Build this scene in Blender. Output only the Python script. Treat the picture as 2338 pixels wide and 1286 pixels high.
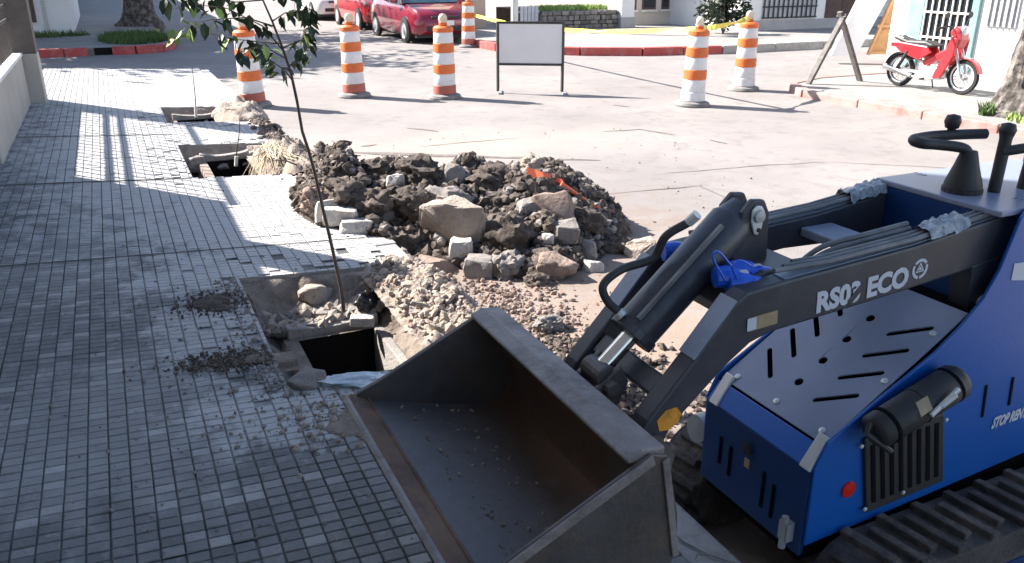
import bpy, bmesh, math, random
from mathutils import Vector, Matrix, noise
from mathutils.geometry import tessellate_polygon
R = math.radians
rnd = random.Random(7)
for o in list(bpy.data.objects): bpy.data.objects.remove(o)
scn = bpy.context.scene
COL = scn.collection

# ------------------------------------------------------------------ camera, sky, sun, exposure
CAM = Vector((0, 0, 1.65)); FPX = 1900.0
PITCH = math.atan(723 / FPX); YAW = math.atan(951 / (FPX / math.cos(PITCH)))
FW = Vector((math.sin(YAW) * math.cos(PITCH), math.cos(YAW) * math.cos(PITCH), -math.sin(PITCH)))
RT = Vector((math.cos(YAW), -math.sin(YAW), 0)); UP = RT.cross(FW)
cd = bpy.data.cameras.new('camera'); cam = bpy.data.objects.new('camera', cd); COL.objects.link(cam)
cd.sensor_width = 36; cd.lens = 36 * FPX / 2338; cd.clip_start = 0.05; cd.clip_end = 2000
cam.location = CAM; cam.rotation_euler = FW.to_track_quat('-Z', 'Y').to_euler()
scn.camera = cam
SUN_EL = R(38); SUN_AZ = math.atan2(-0.68, 0.73)
w = bpy.data.worlds.new('World'); scn.world = w; w.use_nodes = True
nt = w.node_tree; sky = nt.nodes.new('ShaderNodeTexSky'); sky.sky_type = 'NISHITA'; sky.sun_disc = False
sky.sun_elevation = SUN_EL; sky.sun_rotation = SUN_AZ; sky.air_density = 1.0; sky.dust_density = 1.0; sky.ozone_density = 1.5
bg = nt.nodes['Background']; bg.inputs[1].default_value = 0.085
nt.links.new(sky.outputs[0], bg.inputs[0])
sd = bpy.data.lights.new('sun', 'SUN'); sun = bpy.data.objects.new('sun', sd); COL.objects.link(sun)
sd.energy = 5.0; sd.angle = R(0.55); sd.color = (1.0, 0.945, 0.88)
sv = Vector((math.sin(SUN_AZ) * math.cos(SUN_EL), math.cos(SUN_AZ) * math.cos(SUN_EL), math.sin(SUN_EL)))
sun.rotation_euler = sv.to_track_quat('Z', 'Y').to_euler(); sun.location = (-10, 12, 15)
scn.view_settings.view_transform = 'Standard'; scn.view_settings.look = 'None'
scn.view_settings.exposure = 1.75; scn.view_settings.gamma = 1; scn.view_settings.use_curve_mapping = False
scn.render.engine = 'CYCLES'
scn.cycles.max_bounces = 6; scn.cycles.diffuse_bounces = 3; scn.cycles.glossy_bounces = 3

# ------------------------------------------------------------------ helpers
RZ = -0.15                     # road level; the top of the kerb is z = 0
KX = 1.47                      # kerb line of our pavement
def SZ(x): return 0.055 * (KX - x)      # pavement falls 5.5 % towards the kerb
def ray(u, v): return FW + RT * ((u - 1169) / FPX) + UP * ((643 - v) / FPX)
def G(u, v, z=0.0):
    d = ray(u, v); return CAM + d * ((z - CAM.z) / d.z)
def AY(u, v, y):
    d = ray(u, v); return CAM + d * (y / d.y)
def AX(u, v, x):
    d = ray(u, v); return CAM + d * (x / d.x)
def GS(u, v):                   # on the sloping pavement
    d = ray(u, v); t = (0.055 * KX - CAM.z) / (d.z + 0.055 * d.x); return CAM + d * t

WM = {}
class MB:
    def __init__(s): s.v = []; s.f = []
    def add(s, vs, fs):
        o = len(s.v); s.v += [tuple(p) for p in vs]; s.f += [tuple(i + o for i in f) for f in fs]; return s
    def box(s, x0, x1, y0, y1, z0, z1):
        return s.add([(x0,y0,z0),(x1,y0,z0),(x1,y1,z0),(x0,y1,z0),(x0,y0,z1),(x1,y0,z1),(x1,y1,z1),(x0,y1,z1)],
                     [(0,3,2,1),(4,5,6,7),(0,1,5,4),(1,2,6,5),(2,3,7,6),(3,0,4,7)])
    def obox(s, c, a, b, d):     # centre and three half-axis vectors
        c, a, b, d = Vector(c), Vector(a), Vector(b), Vector(d)
        vs = [c + a*i + b*j + d*k for k in (-1,1) for (i,j) in ((-1,-1),(1,-1),(1,1),(-1,1))]
        fs = [(0,3,2,1),(4,5,6,7),(0,1,5,4),(1,2,6,5),(2,3,7,6),(3,0,4,7)]
        if a.cross(b).dot(d) < 0: fs = [f[::-1] for f in fs]
        return s.add(vs, fs)
    def bar(s, p, q, wx, wy, upv=(0,0,1)):
        p, q = Vector(p), Vector(q); d = (q - p); L = d.length; d.normalize()
        a = d.cross(Vector(upv)); 
        if a.length < 1e-4: a = d.cross(Vector((1,0,0)))
        a.normalize(); b = a.cross(d)
        return s.obox((p+q)/2, a*wx/2, b*wy/2, d*L/2)
    def tube(s, pts, r, n=10, cap=True):
        pts = [Vector(p) for p in pts]; m = len(pts)
        rs = r if isinstance(r, (list, tuple)) else [r]*m
        vs = []; ref = None
        for i, p in enumerate(pts):
            t = (pts[min(i+1,m-1)] - pts[max(i-1,0)]).normalized()
            if ref is None:
                ref = t.cross(Vector((0,0,1)))
                if ref.length < 0.01: ref = t.cross(Vector((1,0,0)))
            ref = (ref - t*ref.dot(t)).normalized(); b = t.cross(ref)
            vs += [p + (ref*math.cos(2*math.pi*k/n) + b*math.sin(2*math.pi*k/n))*rs[i] for k in range(n)]
        fs = [(i*n+k, i*n+(k+1)%n, (i+1)*n+(k+1)%n, (i+1)*n+k) for i in range(m-1) for k in range(n)]
        if cap: fs += [tuple(range(n))[::-1], tuple((m-1)*n+k for k in range(n))]
        return s.add(vs, fs)
    def cyl(s, p, q, r0, r1=None, n=16): return s.tube([p, q], [r0, r0 if r1 is None else r1], n)
    def lathe(s, prof, c=(0,0,0), n=24, ax=(0,0,1)):
        c = Vector(c); ax = Vector(ax).normalized(); a = ax.cross(Vector((0,0,1)))
        if a.length < 0.01: a = Vector((1,0,0))
        a.normalize(); b = ax.cross(a); m = len(prof)
        vs = [c + ax*z + (a*math.cos(2*math.pi*k/n) + b*math.sin(2*math.pi*k/n))*r for (r, z) in prof for k in range(n)]
        fs = [(i*n+k, i*n+(k+1)%n, (i+1)*n+(k+1)%n, (i+1)*n+k) for i in range(m-1) for k in range(n)]
        return s.add(vs, fs)
    def prism(s, poly, a, b, axis='y'):     # 2-D outline (x,z) / (x,y) / (y,z) pushed from a to b
        mk = {'y': lambda p, t: (p[0], t, p[1]), 'z': lambda p, t: (p[0], p[1], t), 'x': lambda p, t: (t, p[0], p[1])}[axis]
        n = len(poly); vs = [mk(p, a) for p in poly] + [mk(p, b) for p in poly]
        area = sum(poly[i][0]*poly[(i+1)%n][1] - poly[(i+1)%n][0]*poly[i][1] for i in range(n))
        fs = [tuple(range(n)), tuple(range(2*n-1, n-1, -1))] + [(i, i+n, (i+1)%n+n, (i+1)%n) for i in range(n)]
        flip = (area > 0) == (b > a)
        if axis == 'y': flip = not flip
        if flip: fs = [f[::-1] for f in fs]
        return s.add(vs, fs)
    def quad(s, *p): return s.add(p, [tuple(range(len(p)))])
    def build(s, name, mat, parent=None, bevel=0, smooth=None, local=False, kind=None, seg=2):
        me = bpy.data.meshes.new(name)
        vs = s.v
        if parent is not None and not local:
            inv = WM[parent].inverted(); vs = [inv @ Vector(p) for p in s.v]
        me.from_pydata(vs, [], s.f)
        if mat: me.materials.append(mat)
        ob = bpy.data.objects.new(name, me); COL.objects.link(ob)
        if parent is not None: ob.parent = parent; WM[ob] = WM[parent]
        else: WM[ob] = Matrix.Identity(4)
        if smooth:
            me.shade_smooth(); me.set_sharp_from_angle(angle=R(smooth))
        if bevel:
            m = ob.modifiers.new('bevel', 'BEVEL'); m.width = bevel; m.segments = seg; m.limit_method = 'ANGLE'; m.angle_limit = R(40)
        if kind: ob['kind'] = kind
        return ob

def sm(pts, k=6):
    P = [Vector(p) for p in pts]; P = [P[0]*2-P[1]] + P + [P[-1]*2-P[-2]]; out = []
    for i in range(1, len(P)-2):
        a, b, c, d = P[i-1], P[i], P[i+1], P[i+2]
        for j in range(k):
            t = j/k; out.append(0.5*((2*b) + (c-a)*t + (2*a-5*b+4*c-d)*t*t + (3*b-a-3*c+d)*t**3))
    return out + [P[-2]]
def tag(o, label=None, cat=None, group=None, kind=None):
    if label: o['label'] = label
    if cat: o['category'] = cat
    if group: o['group'] = group
    if kind: o['kind'] = kind
    return o
def thing(name, label, cat, loc=(0,0,0), rz=0, group=None):
    o = bpy.data.objects.new(name, None); COL.objects.link(o); o.empty_display_size = 0.1
    o.location = loc; o.rotation_euler = (0,0,rz)
    WM[o] = Matrix.Translation(Vector(loc)) @ Matrix.Rotation(rz, 4, 'Z')
    return tag(o, label, cat, group)
def copy_tree(o, parent=None):
    c = o.copy(); COL.objects.link(c); c.parent = parent
    for ch in list(o.children): copy_tree(ch, c)
    return c

# ------------------------------------------------------------------ materials
def mat(name, c1, c2=None, scale=4, rough=0.75, metal=0, bump=0, bscale=40, lo=0.35, hi=0.65, c3=None, s3=25, k3=0.35, spec=0.5, coat=0, objrand=0, emis=None):
    m = bpy.data.materials.new(name); m.use_nodes = True; n = m.node_tree; N = n.nodes; L = n.links
    b = N['Principled BSDF']; b.inputs['Roughness'].default_value = rough; b.inputs['Metallic'].default_value = metal
    b.inputs['Specular IOR Level'].default_value = spec; b.inputs['Coat Weight'].default_value = coat
    geo = N.new('ShaderNodeTexCoord')
    def nz(sc, det=5, ro=0.6):
        t = N.new('ShaderNodeTexNoise'); t.inputs['Scale'].default_value = sc; t.inputs['Detail'].default_value = det; t.inputs['Roughness'].default_value = ro
        L.new(geo.outputs['Object'], t.inputs['Vector']); return t
    col = None
    if c2:
        t = nz(scale); r = N.new('ShaderNodeMapRange'); r.inputs[1].default_value = lo; r.inputs[2].default_value = hi
        L.new(t.outputs[0], r.inputs[0])
        mx = N.new('ShaderNodeMix'); mx.data_type = 'RGBA'; mx.inputs[6].default_value = (*c1, 1); mx.inputs[7].default_value = (*c2, 1)
        L.new(r.outputs[0], mx.inputs[0]); col = mx.outputs[2]
        if c3:
            t3 = nz(s3, 8, 0.7); r3 = N.new('ShaderNodeMapRange'); r3.inputs[1].default_value = 0.5; r3.inputs[2].default_value = 0.68; r3.inputs[4].default_value = k3 * 2
            r3.clamp = True; L.new(t3.outputs[0], r3.inputs[0])
            m3 = N.new('ShaderNodeMix'); m3.data_type = 'RGBA'; L.new(r3.outputs[0], m3.inputs[0]); L.new(col, m3.inputs[6]); m3.inputs[7].default_value = (*c3, 1); col = m3.outputs[2]
    if objrand:
        oi = N.new('ShaderNodeObjectInfo'); hs = N.new('ShaderNodeHueSaturation')
        mr = N.new('ShaderNodeMapRange'); mr.inputs[3].default_value = 1 - objrand; mr.inputs[4].default_value = 1 + objrand
        L.new(oi.outputs['Random'], mr.inputs[0]); L.new(mr.outputs[0], hs.inputs['Value'])
        if col: L.new(col, hs.inputs['Color'])
        else: hs.inputs['Color'].default_value = (*c1, 1)
        col = hs.outputs[0]
    if col: L.new(col, b.inputs['Base Color'])
    else: b.inputs['Base Color'].default_value = (*c1, 1)
    if bump:
        t = nz(bscale, 8, 0.65); bp = N.new('ShaderNodeBump'); bp.inputs['Strength'].default_value = min(1, bump); bp.inputs['Distance'].default_value = 0.02
        L.new(t.outputs[0], bp.inputs['Height']); L.new(bp.outputs[0], b.inputs['Normal'])
    if emis: b.inputs['Emission Color'].default_value = (*emis, 1); b.inputs['Emission Strength'].default_value = 1
    return m
def blend_mask(m, centre, radii, colour, amount=1.0, nscale=3.0, t0=0.25, t1=0.75):
    """lay a patch of dust or soil of its own ragged shape (world position) over a material's colour"""
    n = m.node_tree; N = n.nodes; L = n.links; b = N['Principled BSDF']
    geo = N.new('ShaderNodeNewGeometry'); sub = N.new('ShaderNodeVectorMath'); sub.operation = 'SUBTRACT'; sub.inputs[1].default_value = centre
    L.new(geo.outputs['Position'], sub.inputs[0])
    dv = N.new('ShaderNodeVectorMath'); dv.operation = 'DIVIDE'; dv.inputs[1].default_value = (radii[0], radii[1], 5); L.new(sub.outputs[0], dv.inputs[0])
    ln = N.new('ShaderNodeVectorMath'); ln.operation = 'LENGTH'; L.new(dv.outputs[0], ln.inputs[0])
    t = N.new('ShaderNodeTexNoise'); t.inputs['Scale'].default_value = nscale; t.inputs['Detail'].default_value = 8; t.inputs['Roughness'].default_value = 0.65
    L.new(geo.outputs['Position'], t.inputs['Vector'])
    a = N.new('ShaderNodeMath'); a.operation = 'MULTIPLY_ADD'; L.new(ln.outputs['Value'], a.inputs[0]); a.inputs[1].default_value = -0.5; L.new(t.outputs[0], a.inputs[2])
    r = N.new('ShaderNodeMapRange'); r.inputs[1].default_value = t0 - 0.2; r.inputs[2].default_value = t1 - 0.35; r.inputs[4].default_value = amount; L.new(a.outputs[0], r.inputs[0])
    mx = N.new('ShaderNodeMix'); mx.data_type = 'RGBA'; L.new(r.outputs[0], mx.inputs[0]); mx.inputs[7].default_value = (*colour, 1)
    lk = b.inputs['Base Color'].links
    if lk: L.new(lk[0].from_socket, mx.inputs[6])
    else: mx.inputs[6].default_value = b.inputs['Base Color'].default_value
    L.new(mx.outputs[2], b.inputs['Base Color'])

M = {}
M['road'] = mat('road_concrete', (0.20,0.181,0.172), (0.255,0.231,0.218), 0.6, 0.9, bump=0.35, bscale=60, c3=(0.15,0.133,0.124), s3=4, k3=0.3)
blend_mask(M['road'], (2.1, 3.1, 0), (1.7, 1.6), (0.27,0.195,0.15), 0.9, 2.5)
blend_mask(M['road'], (2.2, 5.0, 0), (2.2, 2.2), (0.21,0.155,0.12), 0.8, 4)
blend_mask(M['road'], (3.0, 8.2, 0), (2.6, 1.2), (0.33,0.275,0.235), 0.7, 2)
M['asphalt'] = mat('street_asphalt', (0.10,0.10,0.105), (0.15,0.15,0.15), 1.2, 0.9, bump=0.4, bscale=80)
M['bed'] = mat('mortar_bed', (0.055,0.055,0.057), (0.19,0.186,0.182), 3.2, 0.95, bump=0.3)
M['kerb'] = mat('kerb_concrete', (0.30,0.29,0.28), (0.40,0.385,0.37), 4, 0.85, bump=0.4, bscale=50, c3=(0.17,0.155,0.145), s3=9, k3=0.3, objrand=0.08)
M['slab_edge'] = mat('cut_concrete', (0.24,0.22,0.205), (0.34,0.315,0.29), 8, 0.95, bump=0.8, bscale=60)
M['soil'] = mat('dark_soil', (0.042,0.032,0.026), (0.095,0.073,0.06), 5, 0.95, bump=1, bscale=40, c3=(0.24,0.20,0.17), s3=22, k3=0.25)
M['soil_pale'] = mat('pale_dusty_soil', (0.25,0.20,0.165), (0.40,0.33,0.275), 6, 0.95, bump=1, bscale=45, c3=(0.15,0.115,0.095), s3=20, k3=0.3)
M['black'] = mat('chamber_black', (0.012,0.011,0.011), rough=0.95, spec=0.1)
M['rock_buff'] = mat('buff_rock', (0.30,0.245,0.20), (0.40,0.34,0.285), 7, 0.95, bump=1, bscale=25, c3=(0.16,0.125,0.10), s3=14, k3=0.3)
M['rock_grey'] = mat('grey_rubble', (0.20,0.18,0.165), (0.30,0.27,0.25), 8, 0.95, bump=0.9, bscale=30, c3=(0.11,0.09,0.08), s3=16, k3=0.3, objrand=0.12)
M['rock_dark'] = mat('dark_clod', (0.05,0.038,0.031), (0.11,0.086,0.071), 9, 0.95, bump=1, bscale=30, c3=(0.22,0.18,0.15), s3=20, k3=0.25, objrand=0.2)
M['rock_brown'] = mat('brown_brick_rubble', (0.22,0.155,0.125), (0.31,0.235,0.195), 8, 0.95, bump=0.9, bscale=30)
M['rock_white'] = mat('white_concrete_chunk', (0.42,0.39,0.36), (0.56,0.525,0.49), 8, 0.9, bump=0.8, bscale=35, c3=(0.24,0.195,0.165), s3=9, k3=0.4)
M['wall'] = mat('cream_render', (0.36,0.335,0.30), (0.43,0.405,0.365), 2.5, 0.9, bump=0.3, bscale=60, c3=(0.26,0.24,0.22), s3=5, k3=0.2)
M['coping'] = mat('white_coping', (0.62,0.60,0.57), (0.72,0.70,0.67), 4, 0.85, bump=0.2)
M['dark_metal'] = mat('dark_brown_steel', (0.055,0.046,0.042), (0.085,0.072,0.066), 6, 0.6)
M['orange'] = mat('orange_plastic', (0.62,0.125,0.025), (0.70,0.16,0.035), 6, 0.5, c3=(0.40,0.09,0.03), s3=14, k3=0.25, objrand=0.06)
M['dirty_red'] = mat('grimy_red_plastic', (0.36,0.085,0.06), (0.46,0.13,0.09), 7, 0.6, c3=(0.25,0.12,0.1), s3=14, k3=0.3)
M['refl_white'] = mat('reflective_white', (0.66,0.65,0.65), (0.74,0.73,0.73), 6, 0.5, c3=(0.5,0.47,0.45), s3=16, k3=0.2)
M['rubber'] = mat('grey_rubber_base', (0.15,0.14,0.135), (0.24,0.225,0.215), 8, 0.85, bump=0.3, c3=(0.3,0.27,0.25), s3=12, k3=0.25)
M['lamp'] = mat('lamp_plastic', (0.58,0.52,0.40), (0.66,0.60,0.48), 12, 0.35)
M['sign'] = mat('sign_back', (0.68,0.665,0.655), (0.75,0.735,0.725), 2.2, 0.6)
M['black_paint'] = mat('black_paint', (0.022,0.021,0.022), (0.05,0.046,0.044), 14, 0.55)
M['grey_metal'] = mat('galvanised', (0.36,0.36,0.36), (0.48,0.48,0.47), 10, 0.5, metal=0.4)
M['yellow'] = mat('yellow_tape', (0.72,0.60,0.06), (0.80,0.68,0.12), 9, 0.45)
M['red_kerb'] = mat('red_painted_kerb', (0.36,0.055,0.05), (0.44,0.085,0.075), 2.5, 0.8, c3=(0.40,0.22,0.2), s3=6, k3=0.35, objrand=0.1)
M['faded_kerb'] = mat('faded_pink_kerb', (0.30,0.205,0.185), (0.33,0.255,0.23), 3, 0.85, c3=(0.28,0.10,0.085), s3=4, k3=0.4, bump=0.3)
M['pave_far'] = mat('far_pavement', (0.225,0.212,0.20), (0.285,0.268,0.252), 1.2, 0.9, bump=0.3, c3=(0.16,0.148,0.13), s3=4, k3=0.3)
M['grass'] = mat('verge_grass', (0.035,0.075,0.018), (0.10,0.16,0.035), 8, 0.8)
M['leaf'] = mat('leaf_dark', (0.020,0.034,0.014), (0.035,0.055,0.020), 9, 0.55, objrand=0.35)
M['leaf_lit'] = mat('leaf_pale', (0.20,0.30,0.06), (0.28,0.38,0.10), 9, 0.5, objrand=0.2)  # own colour of the grass; on sapling leaves it is painted sunlight
M['bark'] = mat('bark', (0.10,0.082,0.07), (0.17,0.145,0.125), 9, 0.95, bump=1, bscale=14)
M['twig'] = mat('twig', (0.06,0.043,0.035), (0.10,0.075,0.06), 20, 0.85)
M['white_wall'] = mat('white_house_wall', (0.66,0.655,0.65), (0.74,0.735,0.73), 1.5, 0.85, bump=0.15, c3=(0.5,0.48,0.47), s3=3, k3=0.15)
M['grey_wall'] = mat('grey_plinth', (0.30,0.295,0.30), (0.38,0.37,0.375), 2, 0.9, bump=0.2)
M['cream'] = mat('cream_wall', (0.50,0.455,0.39), (0.58,0.53,0.455), 2, 0.85)
M['peach'] = mat('peach_wall', (0.55,0.40,0.30), (0.62,0.46,0.355), 2, 0.85)
M['teal'] = mat('teal_paint', (0.16,0.33,0.32), (0.22,0.41,0.39), 4, 0.6)
M['brown_wood'] = mat('brown_joinery', (0.06,0.032,0.025), (0.10,0.055,0.042), 8, 0.6)
M['ochre_ply'] = mat('ochre_plywood', (0.42,0.22,0.09), (0.52,0.30,0.14), 6, 0.7)
M['glass'] = mat('dark_glass', (0.02,0.025,0.03), rough=0.12)
M['curtain'] = mat('net_curtain', (0.40,0.41,0.43), (0.5,0.51,0.53), 10, 0.9)
M['iron'] = mat('wrought_iron', (0.018,0.022,0.032), rough=0.6)
M['stone'] = mat('field_stone', (0.15,0.13,0.115), (0.27,0.245,0.22), 9, 0.95, bump=0.8, bscale=25, objrand=0.3)
M['timber'] = mat('weathered_timber', (0.10,0.09,0.085), (0.17,0.155,0.145), 14, 0.85, bump=0.4)
M['orange_strip'] = mat('orange_mesh_strip', (0.72,0.10,0.035), (0.80,0.17,0.07), 16, 0.5)
M['root'] = mat('red_brown_root', (0.13,0.055,0.04), (0.20,0.09,0.065), 18, 0.8)
M['straw'] = mat('dry_root_fibre', (0.42,0.34,0.24), (0.54,0.45,0.33), 20, 0.9)
M['bag_black'] = mat('black_plastic_bag', (0.015,0.015,0.018), rough=0.3)
M['bag_blue'] = mat('pale_blue_plastic', (0.42,0.52,0.60), (0.62,0.68,0.72), 14, 0.35, bump=0.8, bscale=30)
# loader
M['blue'] = mat('loader_blue_paint', (0.002,0.088,0.37), (0.003,0.097,0.40), 3, 0.38, coat=0.06, c3=(0.02,0.085,0.24), s3=12, k3=0.12, bump=0.05, bscale=90)
M['blue_light'] = mat('loader_light_blue_strip', (0.02,0.135,0.52), (0.025,0.15,0.55), 3, 0.35, coat=0.1)  # same loader blue, with sky light on the chamfer painted in
M['navy'] = mat('loader_navy_paint', (0.003,0.032,0.135), (0.004,0.038,0.15), 4, 0.4, coat=0.05, c3=(0.02,0.04,0.10), s3=14, k3=0.15)  # loader blue darkened: shade on front plate and console painted into the colour
M['charcoal'] = mat('loader_charcoal_paint', (0.032,0.034,0.044), (0.043,0.045,0.056), 5, 0.42, c3=(0.11,0.105,0.10), s3=10, k3=0.16, bump=0.06, bscale=70)
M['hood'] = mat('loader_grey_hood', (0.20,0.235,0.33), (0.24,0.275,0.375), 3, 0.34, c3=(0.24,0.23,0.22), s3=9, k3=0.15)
M['arm_strip'] = mat('loader_arm_top', (0.20,0.245,0.33), (0.24,0.285,0.37), 3, 0.36, c3=(0.13,0.14,0.17), s3=9, k3=0.2)  # sky light on the upper arm faces, painted as a paler colour
M['steel_worn'] = mat('worn_bucket_steel', (0.075,0.066,0.062), (0.13,0.113,0.106), 5, 0.5, metal=0.35, bump=0.25, bscale=50, c3=(0.17,0.11,0.075), s3=7, k3=0.32)
M['steel_floor'] = mat('scoured_bucket_floor', (0.10,0.092,0.09), (0.155,0.142,0.138), 3, 0.5, metal=0.35, bump=0.2, bscale=40, c3=(0.16,0.115,0.085), s3=6, k3=0.25)
blend_mask(M['steel_floor'], (0.93,1.65,0.5), (0.20,0.9), (0.10,0.052,0.03), 0.9, 4.5, 0.22, 0.72)
blend_mask(M['steel_floor'], (0.62,1.5,0.5), (0.30,0.7), (0.17,0.155,0.15), 0.6, 9, 0.30, 0.66)
M['rust'] = mat('rusty_steel', (0.11,0.062,0.04), (0.20,0.12,0.075), 6, 0.75, metal=0.2, bump=0.4, bscale=50, c3=(0.045,0.036,0.033), s3=9, k3=0.4)
M['edge_worn'] = mat('scuffed_edge', (0.20,0.175,0.165), (0.30,0.265,0.25), 9, 0.6, metal=0.3, bump=0.4, c3=(0.12,0.09,0.075), s3=12, k3=0.35)
M['chrome'] = mat('chrome_rod', (0.62,0.60,0.58), rough=0.18, metal=1)
M['zinc'] = mat('zinc_cap', (0.62,0.62,0.60), (0.70,0.70,0.68), 20, 0.38, metal=0.3)
M['hose'] = mat('hydraulic_hose', (0.02,0.019,0.019), (0.045,0.04,0.038), 20, 0.55)
M['hose_grey'] = mat('grey_hose', (0.12,0.12,0.125), (0.2,0.2,0.2), 14, 0.45)
M['coupler'] = mat('blue_coupler_cap', (0.012,0.10,0.62), rough=0.35)
M['track'] = mat('track_rubber', (0.036,0.032,0.031), (0.085,0.074,0.068), 5, 0.85, bump=0.7, c3=(0.19,0.155,0.13), s3=9, k3=0.45)
M['black_plastic'] = mat('black_plastic', (0.022,0.021,0.021), (0.034,0.032,0.031), 8, 0.55, bump=0.1)
M['slot'] = mat('slot_dark', (0.004,0.004,0.006), rough=0.9, spec=0.1)
M['red_dot'] = mat('red_reflector', (0.62,0.02,0.012), rough=0.3)
M['decal_white'] = mat('decal_white', (0.56,0.58,0.64), rough=0.5)
M['decal_yellow'] = mat('decal_yellow', (0.72,0.27,0.02), (0.80,0.34,0.03), 30, 0.5, c3=(0.2,0.12,0.03), s3=24, k3=0.4)
M['decal_tan'] = mat('decal_tan', (0.30,0.22,0.12), (0.38,0.29,0.17), 30, 0.5)
M['wrap'] = mat('crumpled_clear_film', (0.55,0.62,0.68), (0.20,0.24,0.29), 45, 0.12, bump=1, bscale=40)
# vehicles
M['car_red'] = mat('car_red_paint', (0.20,0.006,0.022), rough=0.22, coat=0.8)
M['car_red2'] = mat('car_bright_red_paint', (0.33,0.009,0.012), rough=0.22, coat=0.8)
M['car_white'] = mat('car_white_paint', (0.70,0.69,0.66), rough=0.25, coat=0.8)
M['tyre'] = mat('tyre', (0.015,0.015,0.016), rough=0.85)
M['hub'] = mat('silver_hubcap', (0.62,0.62,0.63), rough=0.3, metal=0.6)
M['car_black'] = mat('car_black_trim', (0.02,0.02,0.022), rough=0.6)
M['windscreen'] = mat('windscreen', (0.05,0.10,0.12), rough=0.06, coat=1)
M['headlamp'] = mat('headlamp', (0.70,0.72,0.74), rough=0.12, coat=1)
M['plate'] = mat('number_plate', (0.72,0.72,0.70), rough=0.5)
M['moto_red'] = mat('motorcycle_red', (0.52,0.02,0.03), rough=0.25, coat=0.7)
M['seat'] = mat('seat_vinyl', (0.03,0.028,0.028), rough=0.5)

# paving tiles: worn grey panes, each its own tone
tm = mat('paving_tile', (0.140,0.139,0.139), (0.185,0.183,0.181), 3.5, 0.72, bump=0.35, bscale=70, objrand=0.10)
_n = tm.node_tree; _b = _n.nodes['Principled BSDF']
_a = _n.nodes.new('ShaderNodeAttribute'); _a.attribute_name = 'tone'
_oi = _n.nodes.new('ShaderNodeObjectInfo')
_ad = _n.nodes.new('ShaderNodeMath'); _ad.operation = 'ADD'; _n.links.new(_a.outputs['Fac'], _ad.inputs[0]); _n.links.new(_oi.outputs['Random'], _ad.inputs[1])
_wn = _n.nodes.new('ShaderNodeMath'); _wn.operation = 'FRACT'; _n.links.new(_ad.outputs[0], _wn.inputs[0])
_cr = _n.nodes.new('ShaderNodeValToRGB'); _n.links.new(_wn.outputs[0], _cr.inputs[0])
_e = _cr.color_ramp.elements; _e[0].position = 0; _e[0].color = (0.80,0.80,0.80,1); _e[1].position = 1; _e[1].color = (2.1,2.05,2.0,1)
for p, c in ((0.40,0.94),(0.74,1.08),(0.88,1.25)):
    x = _e.new(p); x.color = (c,c,c,1)
_mx = _n.nodes.new('ShaderNodeMix'); _mx.data_type = 'RGBA'; _mx.blend_type = 'MULTIPLY'; _mx.inputs[0].default_value = 1
_n.links.new(_b.inputs['Base Color'].links[0].from_socket, _mx.inputs[6]); _n.links.new(_cr.outputs[0], _mx.inputs[7]); _n.links.new(_mx.outputs[2], _b.inputs['Base Color'])
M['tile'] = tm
for sc, lo, hi, c, k in ((1.1,0.50,0.72,(0.085,0.085,0.088),0.55),(14,0.56,0.74,(0.30,0.295,0.29),0.75),(34,0.60,0.74,(0.06,0.058,0.056),0.7)):
    N = tm.node_tree.nodes; L = tm.node_tree.links; ge = N.new('ShaderNodeNewGeometry'); t_ = N.new('ShaderNodeTexNoise'); t_.inputs['Scale'].default_value = sc; t_.inputs['Detail'].default_value = 8; t_.inputs['Roughness'].default_value = 0.7
    L.new(ge.outputs['Position'], t_.inputs['Vector']); r_ = N.new('ShaderNodeMapRange'); r_.inputs[1].default_value = lo; r_.inputs[2].default_value = hi; r_.inputs[4].default_value = k; L.new(t_.outputs[0], r_.inputs[0])
    x_ = N.new('ShaderNodeMix'); x_.data_type = 'RGBA'; L.new(r_.outputs[0], x_.inputs[0]); L.new(_b.inputs['Base Color'].links[0].from_socket, x_.inputs[6]); x_.inputs[7].default_value = (*c,1); L.new(x_.outputs[2], _b.inputs['Base Color'])
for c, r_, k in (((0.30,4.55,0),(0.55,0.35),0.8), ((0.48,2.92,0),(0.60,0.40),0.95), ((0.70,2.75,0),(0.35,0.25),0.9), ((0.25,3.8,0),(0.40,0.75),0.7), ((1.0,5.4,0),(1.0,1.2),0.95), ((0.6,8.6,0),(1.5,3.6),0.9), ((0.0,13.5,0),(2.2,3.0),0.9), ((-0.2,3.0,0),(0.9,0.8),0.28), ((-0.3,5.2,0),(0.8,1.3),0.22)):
    sunlit_ = c[1] > 5 and k > 0.8
    blend_mask(M['tile'], c, r_, (0.42,0.412,0.405), k, 7, *((0.08,0.48) if sunlit_ else (0.27,0.60)))  # far patches: some dust, mainly sunlit whiteness painted into the tile colour
for c, r_ in (((0.30,4.55,0),(0.55,0.35)), ((0.45,2.95,0),(0.62,0.42)), ((0.25,3.8,0),(0.40,0.75))): blend_mask(M['bed'], c, r_, (0.36,0.352,0.345), 0.8, 7, 0.25, 0.6)

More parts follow.
